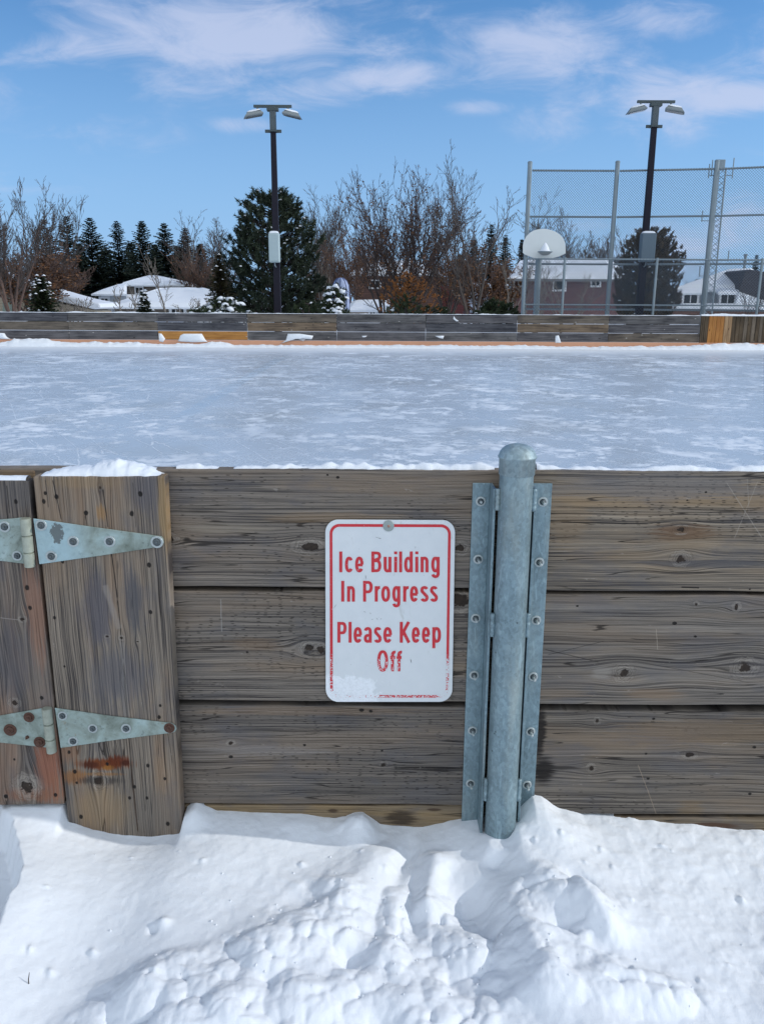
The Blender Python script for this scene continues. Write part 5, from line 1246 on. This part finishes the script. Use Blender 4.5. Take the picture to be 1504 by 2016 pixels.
# =================================================================== TREES
def rv(r, s=1.0): return Vector((r.uniform(-s, s), r.uniform(-s, s), r.uniform(-s, s)))
def tube3(mb, a, b, ra, rb_, n=3):
    d = (b - a)
    if d.length < 1e-5: return
    d.normalize(); ref = Vector((0, 0, 1)) if abs(d.z) < .9 else Vector((1, 0, 0))
    x = d.cross(ref).normalized(); y = d.cross(x)
    vs = [a + (x * math.cos(2 * math.pi * k / n) + y * math.sin(2 * math.pi * k / n)) * ra for k in range(n)]
    vs += [b + (x * math.cos(2 * math.pi * k / n) + y * math.sin(2 * math.pi * k / n)) * rb_ for k in range(n)]
    mb.add(vs, [(k, (k + 1) % n, n + (k + 1) % n, n + k) for k in range(n)])
def bare_tree(name, base, height, label, cat='tree', seed=1, stems=1, spread=.25, fan=.42, levels=5, r0=.12, bark=BARK, twig=None, leaves=0, leafmat=None, tipr=.009, group=None,
              width=None, kids=(2, 4), start=.25, curve=.25, trunk_h=.0, leafsize=.07, leaflow=0.0, side=1.3):
    rg = random.Random(seed); base = Vector(base)
    root = thing(name, tuple(base), label, cat, group)
    T, C_, LF = MB(), MB(), MB()
    def grow(p, d, L, r, lv):
        n_ = 4 if lv < 2 else (3 if lv == 2 else 2); q = p; dl = d
        for i in range(n_):
            dl = (dl + rv(rg, .11 + .035 * lv) + Vector((0, 0, curve * (.35 if lv else .12)))).normalized()
            nq = q + dl * (L / n_); ra = r * (1 - .5 * i / n_); rb_ = r * (1 - .5 * (i + 1) / n_)
            tube3(T if lv < 2 else C_, q, nq, max(ra, tipr), max(rb_, tipr * .75), 6 if lv == 0 else (4 if lv == 1 else 3))
            if lv < levels and (i > 0 or lv > 0):
                ns_ = side * (.75 if lv < 2 else .5)
                k_ = int(ns_) + (1 if rg.random() < ns_ - int(ns_) else 0)
                for _ in range(k_):
                    t = rg.random(); ax = dl.cross(rv(rg)).normalized(); th = fan * rg.uniform(.7, 1.25)
                    grow(q.lerp(nq, t), (dl * math.cos(th) + ax * math.sin(th)).normalized(), L * rg.uniform(.32, .58) * (1 - .35 * i / n_), max(rb_ * rg.uniform(.38, .55), tipr), lv + 1)
            q = nq
            if leaves and lv >= 2 and rg.random() < leaves * (1.6 if q.z < base.z + height * leaflow else .8):
                for _ in range(2):
                    c_ = q + rv(rg, .12); a = rv(rg).normalized() * leafsize; b = a.cross(rv(rg)).normalized() * leafsize * .7
                    LF.add([c_ - a, c_ + b, c_ + a, c_ - b], [(0, 1, 2, 3)])
        if lv < levels:
            for _ in range(2 if lv < 2 else rg.randint(1, 2)):
                ax = dl.cross(rv(rg)).normalized(); th = rg.uniform(.12, fan * .75)
                grow(q, (dl * math.cos(th) + ax * math.sin(th)).normalized(), L * rg.uniform(.45, .65), max(r * .48, tipr), lv + 1)
    L0 = height * .55
    for s_ in range(stems):
        if stems == 1: d = Vector((rg.uniform(-.06, .06), rg.uniform(-.06, .06), 1)); b0 = base
        else:
            t = 2 * math.pi * (s_ + rg.random() * .6) / stems; sp = spread * rg.uniform(.35, 1.1)
            d = Vector((math.cos(t) * sp, math.sin(t) * sp * .8, 1)); b0 = base + Vector((math.cos(t) * .15, math.sin(t) * .15, 0))
        grow(b0, d.normalized(), L0 * rg.uniform(.85, 1.1), r0 * rg.uniform(.75, 1.0), 0)
    # rescale to the wanted height / width about the base
    allv = T.v + C_.v; zmax = max(v[2] for v in allv) - base.z; kz = height / zmax
    xs_ = sorted(v[0] for v in allv); xw = max(abs(xs_[int(len(xs_) * .01)] - base.x), abs(xs_[int(len(xs_) * .99)] - base.x))
    kx = (width / 2 / xw) if width else kz
    for m_ in (T, C_, LF): m_.v = [(base.x + (v[0] - base.x) * kx, base.y + (v[1] - base.y) * kx, base.z + (v[2] - base.z) * kz) for v in m_.v]
    T.build('trunk', bark, root, smooth=True); C_.build('crown', twig or bark, root)
    if LF.v: LF.build('leaves', leafmat or DEADLEAF, root)
    return root
def base_at(px, Y, gz=.32): p = at(px, 600, Y); return (p.x, Y, gz)
def hgt(py, Y, gz=.32, px=750): return at(px, py, Y).z - gz

def spruce_mesh(seed, h=9.0, Rr=1.9, dens=1.0, gap=.0, blade=.26, snow=0, bw=.05):
    rg = random.Random(seed); F_, T, SN = MB(), MB(), MB()
    T.tube([(0, 0, 0), (0, 0, h * .5), (0, 0, h)], [.16, .10, .012], 6)
    z = h * .06
    while z < h * .985:
        t = z / h; Lb = Rr * (1 - t) ** .78 * rg.uniform(.75, 1.1) + .10
        nb = int((6 + 3 * (1 - t)) * dens)
        a0 = rg.random() * 6.28
        for k_ in range(nb):
            a = a0 + 6.283 * k_ / nb + rg.uniform(-.25, .25); L = Lb * rg.uniform(.65, 1.12)
            if rg.random() < gap: continue
            ns = max(3, int(L / (.15 if h < 6 else .19))); q = Vector((0, 0, z)); up = .25 + .5 * t
            for s_ in range(ns):
                u = s_ / ns
                dz_ = (up - .85 * u + .75 * u * u) * (L / ns) * (1 - .3 * t) - .12 * (1 - t) * L / ns
                nq = q + Vector((math.cos(a), math.sin(a), 0)) * (L / ns) + Vector((0, 0, dz_))
                if s_ % 2 == 0: tube3(T, q, nq, .014, .010)
                wd_ = blade * (1.1 - .60 * u) * (1.30 - .95 * t)
                for _ in range(5):
                    sd_ = rg.choice((-1, 1)); pr = Vector((-math.sin(a) * sd_, math.cos(a) * sd_, rg.uniform(-.75, .05))) + Vector((math.cos(a), math.sin(a), 0)) * rg.uniform(.2, 1.1)
                    tip = q.lerp(nq, rg.random()) + pr.normalized() * wd_ * rg.uniform(.6, 1.35); w2 = Vector((math.cos(a), math.sin(a), rg.uniform(-.3, .3))) * bw
                    F_.add([q.lerp(nq, .3) - w2, q.lerp(nq, .7) + w2, tip], [(0, 1, 2)])
                if snow and rg.random() < snow and s_ > ns * .3:
                    c_ = nq + Vector((0, 0, .04)); r_ = rg.uniform(.05, .13)
                    SN.add([c_ + Vector((r_, 0, 0)), c_ + Vector((0, r_, 0)), c_ + Vector((-r_, 0, 0)), c_ + Vector((0, -r_, 0)), c_ + Vector((0, 0, r_ * .6))], [(0, 1, 4), (1, 2, 4), (2, 3, 4), (3, 0, 4), (3, 2, 1, 0)])
                q = nq
        z += (.17 + .13 * (1 - t)) * h / 9.0 * rg.uniform(.7, 1.3)
    return F_, T, SN
def spruce(base, h, Rr, label, seed, mat=None, group=None, cat='spruce', name='spruce_tree', **kw):
    F_, T, SN = spruce_mesh(seed, h, Rr, **kw)
    root = thing(name, base, label, cat, group); b = Vector(base)
    for m_ in (F_, T, SN): m_.v = [(v[0] + b.x, v[1] + b.y, v[2] + b.z) for v in m_.v]
    T.build('trunk', BARK_D, root); F_.build('crown', mat or SPRUCE, root)
    if SN.v: tag(SN.build('snow', SNOWF, root, smooth=True), kind='stuff')
    return root

# row of spruces, upper left
SYY = 76.0; tips = [(145, 424, 56), (190, 428, 58), (241, 434, 54), (289, 434, 52), (332, 437, 50), (372, 446, 46), (102, 430, 44)]
wordy = ['spruce with a broad tip second from the left in the dark row', 'full spruce third in the row left of the taupe roof', 'thin topped spruce in the middle of the dark row', 'dense narrow spruce above the peak of the taupe house',
         'dark spruce with a dense spire right of the taupe peak', 'brownish spruce at the right end of the spruce row', 'sparse reddish brown spruce at the left end of the spruce row']
BRSP = M_fol('brown_spruce', (.055, .045, .036), (.10, .075, .058))
for i, (px, py, wpx) in enumerate(tips):
    Y = SYY + (i % 3) * 2.2; b = base_at(px, Y); h = hgt(py, Y, px=px); Rr = wpx / F_PX * Y * (1.15 + .12 * math.sin(i * 2.3))
    spruce(b, h, Rr, wordy[i], 40 + i, mat=(BRSP if i in (5, 6) else SPRUCE), group='row of spruces behind the left houses', gap=.28 if i in (2, 6, 0) else .08, dens=1.2, blade=.44, bw=.075)
# darker filler row behind them
for i, (px, py, wpx) in enumerate([(165, 478, 64), (215, 482, 64), (265, 476, 64), (312, 480, 64), (355, 482, 64), (75, 520, 60), (125, 520, 60), (400, 478, 64), (435, 520, 60), (640, 520, 60)]):
    Y = 84 + (i % 2) * 3; b = base_at(px, Y)
    spruce(b, hgt(py, Y, px=px), wpx / F_PX * Y * .75, 'low dark evergreen filling the gap %s' % ['right of the broad tipped spruce', 'right of the full spruce', 'right of the thin topped spruce', 'between the dense spires', 'left of the brownish spruce',
           'behind the beige roof', 'under the sparse reddish spruce', 'behind the bare tree at the row end', 'left of the big pine', 'right of the big pine'][i], 80 + i, group='low evergreens behind the spruce row', dens=.8, blade=.5, bw=.11)

# ------------------------------------------------------------------ tufted pine and clipped cedar
def tuft_tree(name, base, prof_, label, cat, seed, mat, n_t, blade_l, blade_w, per, trunk_h, group=None, updir=.8, snow=0, jag=.25, inner=.35, yk=.85, flare=.55, squash=1.0, snowr=.12):
    """prof_: list of (height, radius); tufts of needle blades spread through the crown's volume"""
    rg = random.Random(seed); b = Vector(base); F_, T, SN = MB(), MB(), MB()
    hs = [p[0] for p in prof_]; rs = [p[1] for p in prof_]; H_ = hs[-1]
    T.tube([b, b + Vector((0, 0, trunk_h * .6)), b + Vector((0, 0, trunk_h))], [.20, .13, .03], 8)
    lob = [rg.uniform(1 - jag, 1 + jag) for _ in range(64)]
    wts = []
    for i in range(200):
        z = hs[0] + (H_ - hs[0]) * (i + .5) / 200; wts.append(float(np.interp(z, hs, rs)) + .1)
    tot = sum(wts); cum = np.cumsum(wts) / tot
    for k_ in range(n_t):
        z = hs[0] + (H_ - hs[0]) * (int(np.searchsorted(cum, rg.random())) + rg.random()) / 200
        a = rg.random() * 6.283; Rz = float(np.interp(z, hs, rs)) * lob[(int(a / 6.283 * 8) + 8 * int(z / H_ * 7.99)) % 64]
        rad = Rz * (1 - inner * rg.random() ** 1.2 * (1.0 if k_ % 3 else 2.2)); rad = max(0, rad)
        c_ = b + Vector((math.cos(a) * rad, math.sin(a) * rad * yk, z))
        ax = (Vector((math.cos(a), math.sin(a), 0)) * rg.uniform(.3, 1) + Vector((0, 0, updir * rg.uniform(.5, 1.4))) + rv(rg, .25)).normalized()
        if k_ % 4 == 0: tube3(T, b + Vector((0, 0, max(.1, z - .35 * rad))), c_, .035, .014)
        L = blade_l * rg.uniform(.8, 1.9)
        for _ in range(per):
            t = rg.random(); s0 = c_ + ax * L * (t - .5); pr = (rv(rg) + ax * .7 * (1.3 - flare)).normalized()
            tip = s0 + pr * blade_l * rg.uniform(.5, 1.0) * (1 - .3 * t); w_ = pr.cross(rv(rg)).normalized() * blade_w
            F_.add([s0 - w_, s0 + w_, tip], [(0, 1, 2)])
        if snow and rg.random() < snow:
            r_ = snowr * rg.uniform(.25, 1.25); q = c_ + Vector((0, -.04, blade_l * .30)); N_ = 9; vs = [q + Vector((math.cos(6.283 * i / N_) * r_ * rg.uniform(.55, 1.3), math.sin(6.283 * i / N_) * r_ * rg.uniform(.6, 1.2), rg.uniform(-.65, .15) * r_)) for i in range(N_)]
            vs += [q + Vector((math.cos(6.283 * i / N_) * r_ * rg.uniform(.4, .8), math.sin(6.283 * i / N_) * r_ * .6, r_ * rg.uniform(.1, .35))) for i in range(N_)] + [q + Vector((0, 0, r_ * .40))]
            SN.add(vs, [(i, (i + 1) % N_, N_ + (i + 1) % N_, N_ + i) for i in range(N_)] + [(N_ + i, N_ + (i + 1) % N_, 2 * N_) for i in range(N_)] + [tuple(range(N_ - 1, -1, -1))])
    root = thing(name, base, label, cat, group)
    T.build('trunk', BARK_D, root); F_.build('crown', mat, root)
    if SN.v: tag(SN.build('snow', SNOWF, root, smooth=True), kind='stuff')
    return root
PY_ = 46.0; m2 = PY_ / F_PX
pb_ = base_at(540, PY_); ph = hgt(366, PY_, px=540)
tuft_tree('pine_tree', pb_, [(.2, 98 * m2), (1.6, 96 * m2), (2.6, 88 * m2), (3.6, 84 * m2), (ph * .68, 76 * m2), (ph * .82, 60 * m2), (ph * .92, 44 * m2), (ph - .25, 24 * m2)],
          'big dark bushy pine behind the left floodlight pole', 'pine', 7, PINE, 1250, .32, .024, 56, ph * .9, snow=.10, jag=.30, snowr=.10)
CDY = 36.0; m3 = CDY / F_PX; cb_ = base_at(1272, CDY); chh = hgt(446, CDY, px=1272)
tuft_tree('cedar_tree', cb_, [(.1, 46 * m3), (.8, 56 * m3), (1.6, 60 * m3), (2.3, 60 * m3), (2.9, 58 * m3), (3.3, 53 * m3), (3.6, 43 * m3), (chh - .12, 27 * m3)],
          'round topped brownish cedar behind the right floodlight pole', 'cedar', 9, CEDAR, 1300, .17, .020, 44, chh * .85, jag=.10, updir=1.4, inner=.5, snow=.03, snowr=.05)

# snow loaded conifers and shrubs just behind the boards
spruce(base_at(284, 40), hgt(575, 40, px=284), .42, 'tiny blue green spruce in front of the taupe house', 120, snow=.12, blade=.14, mat=GREEN2, name='young_spruce')
spruce(base_at(85, 36), hgt(545, 36, px=85), 1.0, 'dark green young spruce in front of the beige house', 121, snow=.10, blade=.18, mat=GREEN2, name='young_spruce')
def shrub(px0, px1, py, Y, label, seed, mat=GREEN2, snow=.12, n_t=260, name='snowy_shrub', snowr=.16, cat='shrub', blade=.16, per=40):
    b = base_at((px0 + px1) / 2, Y); h = hgt(py, Y, px=(px0 + px1) / 2); r_ = (px1 - px0) / 2 / F_PX * Y
    return tuft_tree(name, b, [(.1, r_), (h * .5, r_), (h * .8, r_ * .7), (h - .08, r_ * .25)], label, cat, seed, mat, n_t, blade, .016, per, h * .7, snow=snow, snowr=snowr, jag=.25)
shrub(636, 682, 556, 34, 'snow laden evergreen shrub right of the big pine', 131, snow=.36, snowr=.14)
shrub(398, 488, 584, 35, 'low evergreen shrub under heavy snow left of the big pine', 132, snow=.34, snowr=.17)
shrub(368, 425, 604, 33, 'flat juniper capped with snow beside the heavy snowed shrub', 133, snow=.25, snowr=.12, n_t=140)
shrub(940, 1018, 588, 36, 'dark evergreen hedge below the shed roof', 134, snow=.02, n_t=420, name='evergreen_hedge', cat='hedge')
shrub(760, 905, 600, 37, 'dark hedge at the foot of the multi stemmed tree', 135, snow=.05, n_t=420, snowr=.1, name='evergreen_hedge', cat='hedge')
shrub(575, 640, 590, 36, 'dark yew shrub under the right side of the big pine', 139, snow=.06, n_t=240, snowr=.14)
spruce(base_at(435, 44), hgt(500, 44, px=435), 1.0, 'yellowish spruce just left of the big pine', 136, mat=M_fol('olive_needles', (.035, .035, .018), (.085, .075, .030)), snow=.03, blade=.2)
tuft_tree('rusty_shrub', base_at(802, 35.5), [(.2, .9), (.9, 1.25), (1.6, 1.1), (2.0, .6), (2.3, .3)], 'rust orange leafy shrub below the multi stemmed tree', 'shrub', 137, RUSTLEAF, 420, .10, .022, 22, 1.6, jag=.35, inner=.9)
tuft_tree('green_bush', base_at(800, 34.5), [(.1, .9), (.7, .8), (1.1, .55), (1.35, .3)], 'dark green bush in front of the rusty shrub', 'shrub', 138, GREEN2, 160, .14, .016, 34, 1.0, jag=.35, inner=.9, snow=.03)
# dark evergreens behind the right hand bare trees
for i, (px, py, w_) in enumerate([(962, 440, 56), (990, 462, 52), (1022, 470, 34), (930, 470, 60), (905, 500, 50)]):
    Y = 66 + i * 1.5
    spruce(base_at(px, Y), hgt(py, Y, px=px), w_ / F_PX * Y * .62, 'dark evergreen %s' % ['with the highest top left of the backboard', 'with a blunt top just left of the backboard', 'with a ragged top touching the backboard', 'behind the slender forked tree', 'low between the two bare trees'][i],
           140 + i, group='evergreens left of the backboard', dens=1.15, blade=.32, mat=(BRSP if i == 3 else SPRUCE), name='spruce_tree')
for i, (px, py, w_, Y) in enumerate([(1478, 500, 22, 95), (1366, 548, 12, 120), (1380, 545, 14, 118), (1445, 560, 16, 110)]):
    spruce(base_at(px, Y), hgt(py, Y, px=px), w_ / F_PX * Y * .7, 'distant little conifer %s' % ['beside the chimney pipe', 'left of a pair beyond the white roof', 'right of a pair beyond the white roof', 'right behind the ridge of the white roof'][i], 150 + i, group='distant conifers at right', dens=.8, blade=.4)

# bare trees
bare_tree('bare_tree', base_at(25, 44), hgt(352, 44), 'tall bare tree with curving reddish branches at the left edge', seed=3, stems=5, spread=.34, levels=5, r0=.085, bark=BARK_R, twig=BARK, tipr=.009, width=5.6, leaves=.0, curve=.2, side=1.75)
bare_tree('bare_tree', base_at(-40, 50), hgt(372, 50), 'leaning bare tree partly cut by the left edge', seed=14, stems=4, spread=.3, levels=5, r0=.09, bark=BARK_R, tipr=.010, width=5, leaves=0, side=1.7)
bare_tree('bare_tree', base_at(95, 52), hgt(376, 52), 'bare tree with fine grey twigs above the young spruce', seed=5, stems=3, spread=.2, levels=5, r0=.09, bark=BARK, tipr=.009, width=3.9, side=1.8)
bare_tree('bare_tree', base_at(60, 48), hgt(470, 48), 'low thicket tree with a yellowish stem by the beige house', seed=6, stems=9, spread=.45, levels=4, r0=.05, bark=BARK_R, tipr=.010, width=5.6, leaves=.15, side=1.9)
bare_tree('young_tree', base_at(252, 38), hgt(560, 38), 'very thin sapling with two stems before the white wing', seed=7, stems=2, spread=.1, levels=3, r0=.035, bark=BARK_L, tipr=.008, width=1.2)
bare_tree('young_tree', base_at(328, 40), hgt(480, 40), 'slender pale forked sapling before the taupe house', seed=8, stems=1, levels=4, r0=.06, bark=BARK_L, tipr=.008, width=2.2, fan=.6)
bare_tree('young_tree', base_at(142, 37), hgt(585, 37), 'clump of thin bare shoots before the beige wall', seed=9, stems=7, spread=.5, levels=2, r0=.022, bark=BARK_L, tipr=.007, width=1.7)
bare_tree('young_tree', base_at(385, 40), hgt(585, 40), 'low arching bare shrub before the snowy hip roof', seed=10, stems=5, spread=.7, levels=3, r0=.025, bark=BARK_L, tipr=.007, width=2.0, curve=.0)
bare_tree('bare_tree', base_at(410, 70), hgt(412, 70), 'pale bare tree between the spruce row and the big pine', seed=11, stems=5, spread=.22, levels=5, r0=.10, bark=BARK_L, twig=BARK, tipr=.011, width=4.8, side=1.6)
bare_tree('bare_tree', base_at(640, 64), hgt(368, 64), 'fine twigged pale bare tree right of the big pine', seed=12, stems=9, spread=.24, levels=5, r0=.08, bark=BARK_L, twig=BARK, tipr=.010, width=5.4, side=1.5)
bare_tree('bare_tree', base_at(690, 58), hgt(430, 58), 'brown bare tree with clinging leaves right of the fine twigged one', seed=13, stems=9, spread=.32, levels=4, r0=.07, bark=BARK_R, tipr=.010, width=4.6, leaves=.12, leafsize=.06, side=1.4)
bare_tree('bare_tree', base_at(805, 42), hgt(303, 42), 'large multi stemmed dark bare tree in the centre', seed=21, stems=14, spread=.42, levels=5, r0=.075, bark=BARK_D, twig=plain('dark_twig', (.065, .045, .042), .9, 0, .3, 3), tipr=.0085, width=6.1, leaves=.035, leafmat=DEADLEAF, leafsize=.06, leaflow=.4, kids=(2, 3), side=1.5)
bare_tree('bare_tree', base_at(760, 47), hgt(390, 47), 'bare tree with rusty leaves left behind the centre tree', seed=22, stems=8, spread=.35, levels=4, r0=.06, bark=BARK_D, tipr=.009, width=4.6, side=1.1, leaves=.05, leafsize=.07)
bare_tree('bare_tree', base_at(880, 48), hgt(430, 48), 'low bare tree with many brown leaves between the tall trees', seed=23, stems=8, spread=.4, levels=4, r0=.07, bark=BARK_D, tipr=.009, width=4.6, side=1.1, leaves=.22, leafsize=.07)
bare_tree('bare_tree', base_at(930, 38), hgt(288, 38), 'slender forked bare tree left of the tall fence', seed=24, stems=4, spread=.27, levels=5, r0=.075, bark=BARK, tipr=.0075, width=4.0, kids=(1, 3), side=1.25, fan=.5)
bare_tree('bare_tree', base_at(1000, 40), hgt(470, 40), 'thin crooked pale tree in front of the shed', seed=25, stems=2, spread=.3, levels=4, r0=.05, bark=BARK_L, tipr=.007, width=2.8)
bare_tree('bare_tree', base_at(1078, 60), hgt(366, 60), 'bare tree seen through the left panel of the tall fence', seed=26, stems=4, spread=.25, levels=5, r0=.08, bark=BARK, tipr=.010, width=4.4, side=1.7)
bare_tree('bare_tree', base_at(1175, 66), hgt(440, 66), 'low spreading bare tree above the brick house roof', seed=27, stems=7, spread=.4, levels=4, r0=.07, bark=BARK_L, twig=BARK, tipr=.011, width=6, side=2)
bare_tree('young_tree', base_at(1052, 33), hgt(500, 33), 'pale sapling leaning in front of the brick house', seed=28, stems=3, spread=.45, levels=3, r0=.035, bark=BARK_L, tipr=.006, width=2.2)
bare_tree('young_tree', base_at(1120, 34), hgt(520, 34), 'thin bare shoots along the brick wall', seed=29, stems=4, spread=.3, levels=3, r0=.025, bark=BARK_L, tipr=.006, width=2.6)
bare_tree('young_tree', base_at(1484, 34), hgt(535, 34), 'thin shrub with a snow ball at the dark gable', seed=30, stems=4, spread=.3, levels=3, r0=.025, bark=BARK_D, tipr=.006, width=1.5)
bare_tree('bare_tree', base_at(1400, 75), hgt(530, 75), 'distant low bare tree behind the white roof', seed=31, stems=5, spread=.4, levels=4, r0=.07, bark=BARK_L, tipr=.010, width=4.5)

for i, (px, py, Y, w_, sd_) in enumerate([(20, 470, 58, 6.5, 51), (110, 500, 60, 5, 52), (400, 470, 66, 5, 53), (655, 480, 74, 5, 54), (720, 450, 78, 5.5, 55), (955, 480, 52, 5, 57), (905, 470, 76, 5, 58)]):
    bare_tree('thicket_tree', base_at(px, Y), hgt(py, Y), 'low reddish tangle of twigs %s' % ['behind the curving tree at the left edge', 'behind the young spruce', 'left of the pale bare tree', 'below the fine twigged tree', 'left of the centre tree above the brown house',
        'between the slender forked tree and the backboard', 'right of the centre tree stems'][i], seed=sd_, stems=11, spread=.5, levels=3, r0=.035, bark=BARK_R, tipr=.011, width=w_, leaves=.25 if i > 2 else .08,
        leafsize=.06, side=2.6, group='low thicket trees behind the houses')

# ------------------------------------------------------------------ bits lying on the near snow
def snow_z(x, y): return float(front_h(np.array([x]), np.array([y]))[0])
tw = MB(); c_ = atz(58, 1950, .12); zt = snow_z(c_.x, c_.y)
tw.tube([(c_.x + .001, c_.y, zt - .004), (c_.x, c_.y + .003, zt + .008), (c_.x + .001, c_.y + .008, zt + .020)], [.0011, .0010, .0006], 5)
tag(tw.build('twig', BARK_D, None, origin=(c_.x, c_.y, zt)), 'tiny dark twig sticking out of the snow at the lower left', 'twig')
rc = random.Random(77); NC = 220; cx = []; 
while len(cx) < NC:
    px, py = rc.gauss(760, 300), rc.uniform(1640, 2010)
    if 0 < px < 1504: p = atz(px, py, .13); cx.append((p.x, p.y))
cz = front_h(np.array([p[0] for p in cx]), np.array([p[1] for p in cx])); cm = MB()
for (x, y), z in zip(cx, cz):
    if y > 1.72: continue
    r = .0008 + .0028 * rc.random() ** 2; pts = []
    for k_ in range(2):
        for i in range(6):
            a = i * 1.047 + k_ * .5; q = r * rc.uniform(.55, 1.5); pts.append((x + q * math.cos(a) * (1 - .35 * k_), y + q * math.sin(a) * (1 - .35 * k_), z + r * (-.3 + .9 * k_) * rc.uniform(.8, 1.1)))
    pts.append((x, y, z + r * .95))
    cm.add(pts, [(i, (i + 1) % 6, 6 + (i + 1) % 6, 6 + i) for i in range(6)] + [(6 + i, 6 + (i + 1) % 6, 12) for i in range(6)])
tag(cm.build('snow_crumbs', SNOW, None, smooth=True), 'loose crumbs of snow scattered over the trodden patch', 'snow', kind='stuff')
